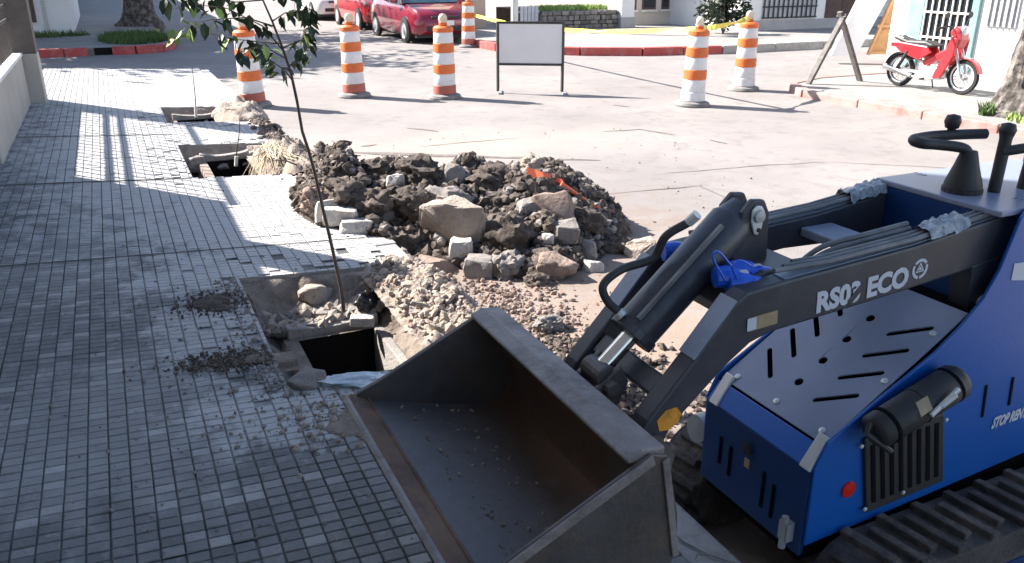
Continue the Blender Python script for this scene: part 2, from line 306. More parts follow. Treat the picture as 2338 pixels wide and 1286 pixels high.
# ------------------------------------------------------------------ structure: ground, roads, pavements
mb = MB()
for (a,b,c,d) in ((KX-0.05,300,-300,600),(-300,KX-0.05,15.3,600),(-300,KX-0.05,-300,-0.95),(-300,-0.97,-0.95,15.3)):
    mb.quad((a,c,RZ),(b,c,RZ),(b,d,RZ),(a,d,RZ))
road = tag(mb.build('road', M['road']), kind='structure', label='pale sunlit concrete roadway of the street and crossing', cat='road')
def crack_or_shadow(pts, wd=0.02, m='bed', parent=None):
    mb = MB(); L = []
    P = []
    for i in range(len(pts)-1):
        a, b = Vector(pts[i]), Vector(pts[i+1])
        k = max(2, int((b-a).length/0.18))
        for j in range(k): P.append(a.lerp(b, j/k) + Vector((rnd.uniform(-1,1), rnd.uniform(-1,1), 0))*0.018)
    P.append(Vector(pts[-1])); vs = []
    for i, p in enumerate(P):
        t = (P[min(i+1,len(P)-1)] - P[max(i-1,0)]).normalized(); n = Vector((-t.y, t.x, 0)); ww = wd*rnd.uniform(0.35,1.1)*(0.3 if i in (0,len(P)-1) else 1)
        vs += [p + n*ww/2, p - n*ww/2]
    mb.add(vs, [(2*i, 2*i+1, 2*i+3, 2*i+2) for i in range(len(P)-1)])
    return mb.build('crack', M[m], parent if parent else road)
Z4 = RZ + 0.004
def gp(u, v, z=Z4): return G(u, v, z)
M['crack_black'] = mat('joint_black', (0.022,0.021,0.021), (0.05,0.047,0.045), 9, 0.95)
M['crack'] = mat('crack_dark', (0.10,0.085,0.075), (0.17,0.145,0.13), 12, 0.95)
for px in ([(1310,448),(1400,441),(1500,432),(1600,423)], [(1515,397),(1640,385),(1760,376),(1890,369)], [(960,335),(1010,331)],
           [(960,335),(1060,325),(1180,315)], [(1600,425),(1640,445),(1700,470)], [(1890,369),(2100,380),(2338,395)], [(1290,205),(1420,200),(1560,196)]):
    crack_or_shadow([gp(*p) for p in px], 0.018, 'crack')
crack_or_shadow([gp(*p) for p in [(735,346),(900,351),(1050,356),(1200,361),(1370,366)]], 0.12, 'crack')  # wide ribbon: a road joint with its long shadow painted in dark
for px in ([(1380,300),(1460,296),(1540,308)], [(1620,320),(1660,328)], [(820,335),(860,330)], [(1400,240),(1440,244)], [(930,292),(1000,300)]):
    crack_or_shadow([gp(*p) for p in px], 0.07, 'crack')

# pits in our pavement: x0, x1, y0, y1
PITS = [(0.45,1.33,3.12,4.47), (0.45,1.33,7.0,8.42), (0.45,1.33,9.75,10.9)]
SY0, SY1 = -1.0, 15.4; SX0 = -0.98
def sub_rect(r, h):     # rectangle minus rectangle -> list
    x0,x1,y0,y1 = r; a,b,c,d = h
    if a >= x1 or b <= x0 or c >= y1 or d <= y0: return [r]
    out = []
    if c > y0: out.append((x0,x1,y0,c))
    if d < y1: out.append((x0,x1,d,y1))
    ya, yb = max(y0,c), min(y1,d)
    if a > x0: out.append((x0,a,ya,yb))
    if b < x1: out.append((b,x1,ya,yb))
    return out
TS = 0.384; KIN = 1.325
rects = [(SX0, KIN, SY0, SY1)]
for h in PITS:
    hh = (h[0], KIN, h[2], h[3]); rects = [q for r in rects for q in sub_rect(r, hh)]
mb = MB()
for (x0,x1,y0,y1) in rects:
    mb.quad((x0,y0,SZ(x0)-0.009),(x1,y0,SZ(x1)-0.009),(x1,y1,SZ(x1)-0.009),(x0,y1,SZ(x0)-0.009))
sidewalk = tag(mb.build('sidewalk', M['bed']), 'tiled pavement on the left with three square pits cut in it', 'pavement', kind='structure')
# grooved tiles: six by eight panes each
SLOPE = math.atan(0.055); NPX, NPY = 6, 8; PWX, PWY = TS/NPX, TS/NPY; GV = 0.0035
def pane(vs, fs, tones, x0, x1, y0, y1, z, tone, inset=0.003, dz=0.004):
    if x1-x0 < 0.012 or y1-y0 < 0.012: return
    i = min(inset, (x1-x0)/3, (y1-y0)/3); o = len(vs)
    vs += [(x0,y0,z-dz),(x1,y0,z-dz),(x1,y1,z-dz),(x0,y1,z-dz),(x0+i,y0+i,z),(x1-i,y0+i,z),(x1-i,y1-i,z),(x0+i,y1-i,z)]
    fs += [(o+4,o+5,o+6,o+7),(o,o+1,o+5,o+4),(o+1,o+2,o+6,o+5),(o+2,o+3,o+7,o+6),(o+3,o,o+4,o+7)]; tones += [tone]*5
def tile_mesh(seed, clip=None, org=None):
    rr = random.Random(seed); vs, fs, tn = [], [], []
    for i in range(NPX):
        for j in range(NPY):
            r = [(i*PWX+GV/2, (i+1)*PWX-GV/2, j*PWY+GV/2, (j+1)*PWY-GV/2)]; t = rr.random(); dz = rr.uniform(-0.0015,0.001)
            if clip:
                for h in clip: r = [q for a in r for q in sub_rect(a, h)]
                if rr.random() < 0.12: r = []
            for q in r: pane(vs, fs, tn, *q, dz, t)
    if not fs: return None
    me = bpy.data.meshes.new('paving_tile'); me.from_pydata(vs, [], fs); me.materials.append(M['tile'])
    at = me.attributes.new('tone', 'FLOAT', 'FACE'); at.data.foreach_set('value', tn)
    return me
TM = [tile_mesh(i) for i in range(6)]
nx = 6; ny = int((SY1 - 1.0)/TS)
for iy in range(ny):
    for ix in range(nx):
        x0 = KIN - (ix+1)*TS; y0 = 1.0 + iy*TS
        clip = []
        for h in PITS:
            if h[0] < x0+TS and h[2] < y0+TS and h[3] > y0: clip.append((h[0]-x0, 9, h[2]-y0, h[3]-y0))
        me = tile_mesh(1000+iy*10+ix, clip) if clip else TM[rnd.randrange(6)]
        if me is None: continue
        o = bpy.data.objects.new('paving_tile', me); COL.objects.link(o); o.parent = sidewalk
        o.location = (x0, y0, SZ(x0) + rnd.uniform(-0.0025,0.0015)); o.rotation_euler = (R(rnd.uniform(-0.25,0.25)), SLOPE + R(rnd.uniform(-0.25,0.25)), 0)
# saw-cut joints across the pavement
for (ya, yb) in ((5.02,5.02),(7.02,6.98),(9.05,9.0)):
    mb = MB(); x0, x1 = -0.95, 1.30 if ya < 6 else 0.44
    wj = 0.007 if ya < 6 else 0.013; mb.quad((x0,ya-wj,SZ(x0)+0.004),(x1,yb-wj,SZ(x1)+0.004),(x1,yb+wj,SZ(x1)+0.004),(x0,ya+wj,SZ(x0)+0.004)); mb.build('joint', M['crack_black'], sidewalk)
# kerb stones
y = SY0; k = 0
while y < SY1-0.1:
    L = 0.98; mb = MB()
    mb.box(KIN, KX, y+0.006, min(y+L, SY1)-0.006, RZ-0.1, 0)
    o = mb.build('kerb_stone', M['kerb'], sidewalk, bevel=0.012); o.rotation_euler = (0, R(rnd.uniform(-0.2,0.4)), R(rnd.uniform(-0.06,0.06))); o.location = (0,0,rnd.uniform(-0.006,0.002))
    y += L
mb = MB(); mb.box(-0.98, KIN-0.004, SY1-0.16, SY1, RZ-0.1, 0.02); mb.build('kerb_stone', M['kerb'], sidewalk, bevel=0.012)
# cracks on the kerb beside the loader
for pts in ([(1.34,1.95),(1.40,1.88),(1.46,1.86)], [(1.35,1.75),(1.38,1.60),(1.45,1.52)], [(1.33,1.60),(1.39,1.585)]):
    crack_or_shadow([(a,b,0.005) for a,b in pts], 0.008, 'crack', sidewalk)

# pits: cut slab edge, earth walls and floor, brick chamber
def fbm(x, y, s=1.0, o=4):
    return noise.fractal(Vector((x*s, y*s, 3.7)), 1.0, 2.0, o)
def pit(i, h, ch, z1=-0.17):
    x0,x1,y0,y1 = h
    t = thing('excavated_pit', ['nearest square pit dug into the pavement with a black chamber opening','middle square pit in the pavement with pale root fibres at its edge','farthest small square pit in the pavement near the striped drum'][i], 'pit', ((x0+x1)/2,(y0+y1)/2,0))
    zt = 0.075; mb = MB()
    def wall(mb, xa,ya,xb,yb, top, bot, n=(0,0)):
        mb.quad((xa,ya,top(xa)),(xb,yb,top(xb)),(xb+n[0],yb+n[1],bot),(xa+n[0],ya+n[1],bot))
    tp = lambda x: SZ(x)-0.004
    K = 16
    for (xa,ya,xb,yb,nx_,ny_) in ((x0,y1,x1,y1,0,1),(x0,y0,x0,y1,-1,0),(x1,y0,x0,y0,0,-1)):
        for j in range(K):
            a, b = j/K, (j+1)/K
            p = Vector((xa,ya,0)).lerp(Vector((xb,yb,0)),a); q = Vector((xa,ya,0)).lerp(Vector((xb,yb,0)),b)
            da, db = -0.075+0.02*fbm(p.x,p.y,6), -0.075+0.02*fbm(q.x,q.y,6)
            mb.quad((p.x,p.y,tp(p.x)),(q.x,q.y,tp(q.x)),(q.x-nx_*0.004,q.y-ny_*0.004,SZ(q.x)+db),(p.x-nx_*0.004,p.y-ny_*0.004,SZ(p.x)+da))
    mb.build('slab_edge', M['slab_edge'], t)
    # earth: a grid that dips under the slab, with the chamber left open
    N1, N2 = 44, 56; vs = []; mb = MB()
    for a in range(N1+1):
        for b in range(N2+1):
            x = x0-0.06 + (x1-x0+0.10)*a/N1; y = y0-0.06 + (y1-y0+0.12)*b/N2
            e = min(x-x0, y-y0, y1-y); z = -0.22
            z += max(0, 0.12-e)*0.9
            z += 0.20*max(0, min(1, (x-(x1-0.30))/0.30))          # spoil piled up to the kerb
            z += 0.16*max(0, min(1, (y-(ch[3]+0.02))/0.35)) 
            z += 0.05*fbm(x,y,5,5) + 0.02*fbm(x,y,22,3)
            dx = max(ch[0]-x, x-ch[1], ch[2]-y, y-ch[3])
            if dx < 0.05: z = z1+0.004
            z = min(z, SZ(x)-0.02 if x < x1-0.03 else 0.03)
            vs.append((x,y,z))
    fs = []
    for a in range(N1):
        for b in range(N2):
            q = (a*(N2+1)+b, (a+1)*(N2+1)+b, (a+1)*(N2+1)+b+1, a*(N2+1)+b+1)
            cx = sum(vs[k][0] for k in q)/4; cy = sum(vs[k][1] for k in q)/4
            if ch[0]+0.01 < cx < ch[1]-0.01 and ch[2]+0.01 < cy < ch[3]-0.01: continue
            fs.append(q)
    mb.add(vs, fs); mb.build('earth', M['soil_pale'] if i else M['soil_mix'], t, smooth=60)
    # chamber: open box
    a,b,c,d = ch; mb = MB(); zb = -1.1
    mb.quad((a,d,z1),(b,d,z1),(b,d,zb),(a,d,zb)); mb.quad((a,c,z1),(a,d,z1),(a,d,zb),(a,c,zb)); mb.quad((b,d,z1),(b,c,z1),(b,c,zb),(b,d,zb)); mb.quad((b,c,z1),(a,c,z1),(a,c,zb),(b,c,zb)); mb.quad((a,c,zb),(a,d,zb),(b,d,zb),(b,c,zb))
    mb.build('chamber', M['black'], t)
    mb = MB(); pts = [(a-0.03 + (b-a+0.06)*k/10, d+0.035+0.02*math.sin(math.pi*k/10), z1+0.045-0.035*math.sin(math.pi*k/10)+0.006*fbm(k,i,3)) for k in range(11)]
    vs = []
    for (x,y,z) in pts: vs += [(x,y-0.03,z-0.05),(x,y-0.03,z+0.03),(x,y+0.05,z+0.03),(x,y+0.05,z-0.05)]
    fs = [(4*k+j, 4*k+(j+1)%4, 4*k+4+(j+1)%4, 4*k+4+j) for k in range(10) for j in range(4)]+[(0,3,2,1),(40,41,42,43)]
    mb.add(vs, fs); mb.build('chamber_rim', M['slab_edge'], t, bevel=0.008)
    if i: return t
    mb = MB(); mb.bar((b+0.02,c,z1-0.2),(b+0.02,d,z1-0.2),0.05,0.42); mb.build('chamber_cheek', M['slab_edge'], t, bevel=0.008)
    return t
M['soil_mix'] = mat('pit_soil', (0.15,0.12,0.098), (0.30,0.25,0.21), 5, 0.95, bump=1, bscale=45, c3=(0.09,0.07,0.058), s3=16, k3=0.3)
pit(0, PITS[0], (0.64,1.06,3.42,4.02))
pit(1, PITS[1], (0.64,1.02,7.12,8.12), -0.065)
pit(2, PITS[2], (0.58,1.10,9.85,10.60), -0.07)

# far pavement across the junction on the left, with its red kerb
def slab(name, poly, z, m, label, cat):
    mb = MB(); mb.prism(poly, RZ-0.05, z, 'z'); return tag(mb.build(name, m), label, cat, kind='structure')
farL = slab('far_pavement', [(-14,20.35),(0.5,20.35),(1.0,20.6),(1.25,21.2),(1.3,60),(-14,60)], 0.0, M['pave_far'], 'shaded pavement across the junction behind the red kerb', 'pavement')
def kerb_run(pts, parent, m, wd=0.16, h=0.02, L=1.0, gap=None):
    for i in range(len(pts)-1):
        a, b = Vector((*pts[i],0)), Vector((*pts[i+1],0)); n = max(1, round((b-a).length/L))
        for j in range(n):
            p, q = a.lerp(b, j/n), a.lerp(b, (j+1)/n)
            if gap and gap[0] < (p.x+q.x)/2 < gap[1]: continue
            d = (q-p).normalized(); mb = MB(); mb.obox(((p+q)/2).to_tuple()[:2]+((RZ-0.05+h)/2,), d*((q-p).length/2-0.006), Vector((-d.y,d.x,0))*wd/2, Vector((0,0,(h-RZ+0.05)/2)))
            mb.build('kerb_stone', m, parent, bevel=0.015)
kerb_run([(-5,20.27),(0.5,20.27)], farL, M['red_kerb'], gap=(-0.25,0.2), L=0.45); kerb_run([(0.5,20.27),(1.05,20.52),(1.32,21.2),(1.38,22.6)], farL, M['red_kerb'])
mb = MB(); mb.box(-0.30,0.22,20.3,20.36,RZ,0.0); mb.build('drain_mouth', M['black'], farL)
cornerR = slab('corner_pavement', [(7.9,17.6),(8.1,17.0),(9.1,16.0),(10.2,15.4),(12.0,15.05),(16,15.0),(40,15.0),(40,60),(9.2,60),(9.2,24),(7.9,21)], 0.0, M['pave_far'], 'corner pavement behind the red kerb and yellow tape', 'pavement')
kerb_run([(7.82,18.6),(7.84,17.5),(8.05,16.9),(9.05,15.92),(10.2,15.32),(12.0,14.97)], cornerR, M['red_kerb'], L=0.9); kerb_run([(12,14.97),(22,14.92)], cornerR, M['kerb'], L=1.5)
NZ = -0.06
nearR = slab('right_pavement', [(9.15,9.3),(9.5,9.95),(10.3,10.3),(30,10.4),(30,-6),(9.35,-6)], NZ, M['pave_far'], 'sunlit pavement on the right under the red motorcycle', 'pavement')
kerb_run([(9.27,-6),(9.07,9.3)], nearR, M['faded_kerb'], L=1.0, h=NZ+0.015); kerb_run([(9.07,9.3),(9.45,10.03),(10.3,10.38),(20,10.48)], nearR, M['faded_kerb'], L=0.9, h=NZ+0.015)

# ------------------------------------------------------------------ boundary wall, railing, pier and neighbours on the left
WX = -0.93
t = thing('boundary_wall', 'low cream rendered garden wall along the left of the pavement', 'wall', (WX-0.08, 9.4, 0))
mb = MB(); mb.box(WX-0.16, WX, 7.82, 11.33, -0.1, 0.67); mb.build('wall_body', M['wall'], t, bevel=0.008)
mb = MB(); mb.box(WX-0.18, WX+0.015, 7.82, 11.33, 0.672, 0.71); mb.build('coping', M['coping'], t, bevel=0.008)
t = thing('railing', 'dark steel railing standing on the low garden wall', 'railing', (WX-0.08, 9.4, 0.77))
for z in (1.06, 1.21, 1.92):
    mb = MB(); mb.box(WX-0.10, WX-0.06, 7.82, 11.33, z, z+0.032); mb.build('rail', M['dark_metal'], t)
for k in range(22):
    y = 7.95 + k*0.155; mb = MB(); mb.cyl((WX-0.08,y,0.708),(WX-0.08,y,1.97),0.011,n=6); mb.build('bar', M['dark_metal'], t)
t = thing('gate_pier', 'square pier at the end of the low wall, grey below and dark brown above', 'pier', (WX-0.02, 11.5, 0.13))
mb = MB(); mb.box(WX-0.17, WX+0.16, 11.34, 11.68, 0.05, 0.69); mb.build('pier_base', M['wall'], t, bevel=0.01)
mb = MB(); mb.box(WX-0.165, WX+0.155, 11.345, 11.675, 0.691, 2.6); mb.build('pier_shaft', M['dark_metal'], t, bevel=0.01)
t = thing('railing', 'dark railing beyond the pier at the left picture edge', 'railing', (WX-0.3, 12.6, 0.13))
for x in (-1.55, -1.9):
    mb = MB(); mb.box(x-0.06, x+0.06, 12.3, 12.42, 0.1, 2.3); mb.build('post', M['dark_metal'], t)
t = thing('solid_gate', 'solid sheet gate next to the house, left of the picture', 'gate', (WX-0.05, 6.5, 0.13))
mb = MB(); mb.box(WX-0.06, WX-0.02, 5.2, 6.56, 0.05, 1.82); mb.box(WX-0.06, WX-0.02, 6.82, 7.83, 0.05, 1.82); mb.build('leaf_panel', M['dark_metal'], t)
mb = MB(); mb.box(WX-0.25, WX-0.005, 6.55, 6.83, 0.05, 2.65); mb.build('gate_post', M['wall'], t, bevel=0.01)
def house(name, label, x0, x1, y0, y1, h, m, face=None, openings=()):
    t = thing(name, label, 'house', ((x0+x1)/2,(y0+y1)/2,0))
    mb = MB(); mb.box(x0,x1,y0,y1,RZ,h); mb.build('wall', m, t)
    mb = MB(); mb.box(x0-0.12,x1+0.12,y0-0.12,y1+0.12,h+0.002,h+0.18); mb.build('roof', M['grey_wall'], t, bevel=0.02)
    return t
house('house', 'tall house beside the camera shading the near pavement', -9, WX-0.05, -9, 5.28, 6.6, M['wall'])
hL = house('house', 'white walled house across the junction, behind the pier', -12, -0.75, 24.9, 34, 4.6, M['white_wall'])
mb = MB(); mb.box(-1.35,-1.30,24.84,24.9,0,0.9); mb.build('downpipe', M['grey_metal'], hL)
for k, xx in enumerate((-1.9,-3.2)):
    mb = MB(); mb.box(xx-0.35, xx+0.35, 24.86, 24.91, 0.3, 1.9); wv = mb.build('window', M['brown_wood'], hL)
    mb = MB(); mb.box(xx-0.28, xx+0.28, 24.845, 24.859, 0.37, 1.83); mb.build('pane', M['glass'], wv)
house('house', 'long grey house along the far left street side', -12, -1.2, 35, 70, 5.2, M['grey_wall'])

# ------------------------------------------------------------------ trees
def leaf_cloud(c, rad, n, size, rr):
    mb = MB(); c = Vector(c)
    cl = [Vector((rr.gauss(0,0.45), rr.gauss(0,0.45), rr.gauss(0,0.4))) for _ in range(max(6, n//60))]
    for _ in range(n):
        q = rr.choice(cl) + Vector((rr.gauss(0,0.16), rr.gauss(0,0.16), rr.gauss(0,0.14)))
        p = c + Vector((q.x*rad[0], q.y*rad[1], q.z*rad[2]))
        a = Vector((rr.gauss(0,1), rr.gauss(0,1), rr.gauss(0,0.6))).normalized(); b = a.cross(Vector((rr.gauss(0,1), rr.gauss(0,1), rr.gauss(0,1)))).normalized(); s = size*rr.uniform(0.6,1.3)
        mb.quad(p - a*s, p + b*s*0.45, p + a*s, p - b*s*0.45)
    return mb
def big_tree(label, x, y, r, h, crad, n, seed, flare=1.6, z0=0.0):
    rr = random.Random(seed); t = thing('tree', label, 'tree', (x,y,z0))
    K = 18; m = 9; vs = []; hs = [-0.1,0.05,0.18,0.4,0.8,1.3,1.9,h*0.6,h*0.8]
    for i, z in enumerate(hs):
        f = 1 + (flare-1)*math.exp(-max(z,0)/0.28); f *= 1 - 0.06*z if z < 3 else 0.7
        for k in range(K):
            a = 2*math.pi*k/K; q = r*f*(1 + 0.10*math.sin(3*a+seed) + 0.07*math.sin(7*a+z*2) + 0.05*rr.uniform(-1,1))
            vs.append((x + q*math.cos(a) + 0.03*z, y + q*math.sin(a), z0+z))
    mb = MB(); mb.add(vs, [(i*K+k, i*K+(k+1)%K, (i+1)*K+(k+1)%K, (i+1)*K+k) for i in range(m-1) for k in range(K)])
    if seed == 3:
        mb = MB(); K = 110; NR = 90; vs = []
        for i in range(NR+1):
            z = -0.05 + 2.2*i/NR; f = (1 + (flare-1)*math.exp(-max(z,0)/0.28))*(1-0.06*z)
            for k in range(K):
                a = 2*math.pi*k/K; n_ = noise.fractal(Vector((math.cos(a)*4.2, math.sin(a)*4.2, z*2.0)),1,2,4); n2 = noise.cell(Vector((math.cos(a)*6+0.3*n_, math.sin(a)*6, z*4.5+n_)))
                q = r*f*(1 + 0.07*math.sin(5*a+1)) + 0.035*max(-0.6,n_) + 0.022*n2
                vs.append((x+q*math.cos(a)+0.03*z, y+q*math.sin(a), z0+z))
        mb.add(vs, [(i*K+k, i*K+(k+1)%K, (i+1)*K+(k+1)%K, (i+1)*K+k) for i in range(NR) for k in range(K)])
    tr = mb.build('trunk', M['bark_tree'], t, smooth=70)
    for k in range(4):
        a = k*1.6 + seed; mb = MB(); mb.tube([(x,y,z0+h*0.55),(x+0.8*math.cos(a),y+0.8*math.sin(a),z0+h*0.8),(x+1.5*math.cos(a),y+1.5*math.sin(a),z0+h)], [r*0.5,r*0.32,r*0.12], 8); mb.build('limb', M['bark_tree'], t)
    mb = leaf_cloud((x,y,z0+h+crad[2]*0.4), crad, n, 0.16, rr); mb.build('crown', M['leaf'], t)
    return t
M['bark_tree'] = mat('plated_bark', (0.055,0.046,0.041), (0.20,0.178,0.16), 8, 0.95, bump=1, bscale=14, lo=0.43, hi=0.60, c3=(0.045,0.036,0.032), s3=11, k3=0.5)
big_tree('stout tree with cracked pale bark at the right picture edge', 10.02, 6.55, 0.30, 4.2, (2.2,2.2,1.4), 1500, 3, 1.75, NZ)
big_tree('dark trunked tree on the far pavement behind the red kerb', 0.95, 27.5, 0.36, 4.6, (2.6,2.6,1.6), 1800, 5, 1.9)
big_tree('street tree beyond the left picture edge shading the junction', -2.7, 22.6, 0.25, 4.0, (3.2,2.6,1.5), 11000, 9, 1.5)

def grass_patch(label, cx, cy, rx, ry, n, z, h, seed, m='grass'):
    rr = random.Random(seed); mb = MB()
    for _ in range(n):
        a = rr.uniform(0,2*math.pi); d = math.sqrt(rr.random()); x = cx+rx*d*math.cos(a); y = cy+ry*d*math.sin(a); b = rr.uniform(0,6.3); hh = h*rr.uniform(0.4,1.2); wv = 0.012+0.01*rr.random()
        tx, ty = rr.uniform(-1,1)*hh*0.5, rr.uniform(-1,1)*hh*0.5
        mb.add([(x-wv*math.cos(b),y-wv*math.sin(b),z),(x+wv*math.cos(b),y+wv*math.sin(b),z),(x+tx,y+ty,z+hh)], [(0,1,2)])
    return tag(mb.build('grass', M[m]), label, 'grass', kind='stuff')
grass_patch('green grass round the far tree behind the red kerb', 0.55, 22.3, 0.75, 1.5, 2600, 0.0, 0.16, 11)
grass_patch('weeds along the foot of the far white house', -1.6, 24.2, 1.2, 0.5, 700, 0.0, 0.14, 12)
grass_patch('dry grass round the foot of the right-hand tree', 10.1, 6.1, 0.75, 0.7, 1300, NZ, 0.10, 13, 'leaf_lit')
grass_patch('dark weed tuft beside the right-hand tree trunk', 9.62, 6.78, 0.16, 0.12, 320, NZ, 0.15, 14)

# ------------------------------------------------------------------ houses and garden behind the junction (only their feet are in view)
t = thing('garden_wall', 'dark field-stone garden wall behind the blank sign', 'wall', (11.9,20.9,0))
rr = random.Random(4); mb = MB(); mb.box(10.68,13.05,20.92,21.15,0,0.48); mb.build('core', M['bed'], t)
z = 0.0
while z < 0.46:
    x = 10.66; hz = rr.uniform(0.10,0.15)
    while x < 13.0:
        L = min(rr.uniform(0.14,0.30), 13.06-x); mb = MB(); mb.box(x+0.008,x+L-0.008,20.86+rr.uniform(-0.02,0.02),20.95,z+0.006,z+hz-0.006)
        mb.build('stone', M['stone'], t, bevel=0.02, seg=1); x += L
    z += hz
grass_patch('bright lawn growing on top of the stone garden wall', 11.9, 21.6, 1.2, 0.5, 2600, 0.46, 0.16, 15, 'leaf_lit')
mb = MB(); mb.box(10.7,13.0,21.16,24,0,0.47); tag(mb.build('garden_bed', M['soil']), 'raised earth bed behind the stone garden wall', 'garden', kind='structure')
def panel_house(name, label, x0, x1, y, h, m, plinth=None, wins=(), depth=6):
    t = thing(name, label, 'house', ((x0+x1)/2, y, 0))
    mb = MB(); mb.box(x0,x1,y,y+depth,0.0,h); mb.build('wall', m, t)
    if plinth: mb = MB(); mb.box(x0-0.01,x1+0.01,y-0.05,y-0.001,0.0,plinth[0]); mb.build('plinth', plinth[1], t)
    for (a,b,za,zb,kind) in wins:
        if kind == 'door':
            mb = MB(); mb.box(a,b,y-0.03,y+0.02,za,zb); d = mb.build('door', M['brown_wood'], t)
            mb = MB(); mb.box(a+0.06,(a+b)/2-0.03,y-0.04,y-0.031,za+0.08,zb-0.1); mb.build('panel', M['brown_wood'], d)
            mb = MB(); mb.box((a+b)/2+0.03,b-0.06,y-0.04,y-0.031,za+0.08,zb-0.1); mb.build('panel', M['brown_wood'], d)
        elif kind == 'brown':
            mb = MB(); mb.box(a,b,y-0.02,y+0.02,za,zb); d = mb.build('window', M['brown_wood'], t)
            mb = MB(); mb.box(a+0.05,b-0.05,y-0.028,y-0.021,za+0.06,zb-0.05); mb.build('pane', M['glass'], d)
            mb = MB(); mb.box(a-0.04,b+0.04,y-0.07,y-0.0,za-0.06,za-0.001); mb.build('sill', M['coping'], d)
        elif kind == 'grille':
            mb = MB(); mb.box(a,b,y-0.015,y+0.02,za,zb); d = mb.build('window', M['curtain'], t)
            n = 11
            for k in range(n+1):
                xx = a+(b-a)*k/n; mb = MB(); mb.box(xx-0.018,xx+0.018,y-0.07,y-0.05,za,zb); mb.build('bar', M['iron'], d)
            for zz in (za+0.02, za+0.30, za+0.58, zb-0.03):
                mb = MB(); mb.box(a-0.05,b+0.05,y-0.075,y-0.045,zz-0.018,zz+0.018); mb.build('bar', M['iron'], d)
    return t
panel_house('house', 'peach coloured house wall behind the far drum', 8.75, 9.62, 22.3, 3.5, M['peach'])
t = thing('utility_post', 'white concrete post between the peach wall and the sign', 'post', (9.9,21.0,0)); mb = MB(); mb.cyl((9.9,21,0),(9.9,21,5),0.10,0.08,14); mb.build('shaft', M['coping'], t, smooth=40); mb = MB(); mb.lathe([(0.15,0),(0.15,0.05),(0.10,0.10)],(9.9,21,0)); mb.build('foot', M['kerb'], t)
t = thing('garden_gate', 'pale garden gate left of the stone wall', 'gate', (10.25,20.95,0))
for k in range(5): mb = MB(); mb.box(10.04+k*0.11,10.13+k*0.11,20.93,20.96,0.03,0.62); mb.build('slat', M['curtain'], t)
mb = MB(); mb.box(10.0,10.62,20.962,20.99,0.12,0.18); mb.box(10.0,10.62,20.962,20.99,0.45,0.51); mb.build('rail', M['curtain'], t)
t = thing('gate_pier', 'white pier at the right end of the stone garden wall', 'pier', (13.25,20.9,0)); mb = MB(); mb.box(13.08,13.5,20.75,21.1,0,1.9); mb.build('shaft', M['white_wall'], t, bevel=0.015); mb = MB(); mb.box(13.05,13.53,20.72,21.13,0.0,0.28); mb.build('foot', M['grey_wall'], t, bevel=0.01)
panel_house('house', 'cream house front with three dark brown windows', 13.7, 15.35, 21.6, 3.6, M['cream'], None, [(13.85,14.1,0.42,1.6,'brown'),(14.3,14.78,0.42,1.6,'brown'),(14.98,15.25,0.42,1.6,'brown')])
panel_house('house', 'pale house wall between the cream house and the bush', 15.36, 16.9, 21.5, 3.4, M['white_wall'])
panel_house('house', 'grey house with a barred window and dark brown door', 15.3, 20.6, 18.3, 3.9, M['white_wall'], (0.26, M['grey_wall']), [(15.95,17.75,0.30,1.75,'grille'),(18.15,19.25,0.27,2.3,'door')])
panel_house('house', 'dark shaded building between the grey house and the white facade', 20.7, 26, 17.6, 4.2, M['grey_wall'], None, [(21.2,22.0,0.1,2.2,'door')])
t = thing('bush', 'loose green bush in front of the houses behind the drums', 'bush', (14.2,17.7,0))
mb = leaf_cloud((14.25,17.75,0.62), (0.62,0.5,0.65), 1500, 0.075, random.Random(21)); mb.build('foliage', M['bushleaf'] if 'bushleaf' in M else M['leaf'], t)
for k in range(6):
    a = k; mb = MB(); mb.tube([(14.25,17.75,0),(14.25+0.2*math.cos(a),17.75+0.2*math.sin(a),0.5),(14.25+0.45*math.cos(a),17.75+0.4*math.sin(a),1.1)],[0.018,0.012,0.005],6); mb.build('stem', M['twig'], t)

# white facade on the right
FX = 12.6
t = thing('house', 'bright white sunlit house front behind the motorcycle', 'house', (FX+2,7,0))
mb = MB(); mb.box(FX,FX+7,-6,11.1,NZ-0.05,4.5); mb.build('wall', M['white_wall'], t)
mb = MB(); mb.box(FX-0.06,FX-0.001,10.42,10.72,0,3); mb.build('door_frame', M['teal'], t, bevel=0.01)
mb = MB(); mb.box(FX-0.04,FX-0.002,9.55,10.41,0.12,2.4); dd = mb.build('door', M['glass'], t)
for k in range(7): mb = MB(); y = 9.60+k*0.128; mb.box(FX-0.075,FX-0.05,y,y+0.022,0.14,2.38); mb.build('bar', M['coping'], dd)
for zz in (0.5,0.9,1.3): mb = MB(); mb.box(FX-0.08,FX-0.046,9.55,10.41,zz,zz+0.03); mb.build('bar', M['coping'], dd)
mb = MB(); mb.box(FX-0.05,FX-0.001,9.40,9.53,0,3); mb.build('door_frame', M['teal'], t, bevel=0.01)
mb = MB(); mb.box(FX-0.03,FX-0.002,8.75,9.25,0.75,1.9); wv = mb.build('window', M['curtain'], t)
for k in range(5): mb = MB(); y = 8.80+k*0.1; mb.box(FX-0.06,FX-0.04,y,y+0.02,0.75,1.9); mb.build('bar', M['grey_metal'], wv)
mb = MB(); mb.box(FX-0.03,FX-0.002,8.05,8.09,0.3,3); mb.build('downpipe', M['grey_metal'], t)

# large white board leaning, brown plywood back
t = thing('advertising_board', 'big white panel leaning back with ochre plywood behind', 'board', (13.4,12.1,0))
d = Vector((0.54,-0.84,0)); lean = Vector((0.42,0.1,1.35)); p0 = Vector((12.95,12.55,0.02))
def bp(a, b, off=0.0): return p0 + d*a + lean*b + Vector((0.84,0.54,0))*off
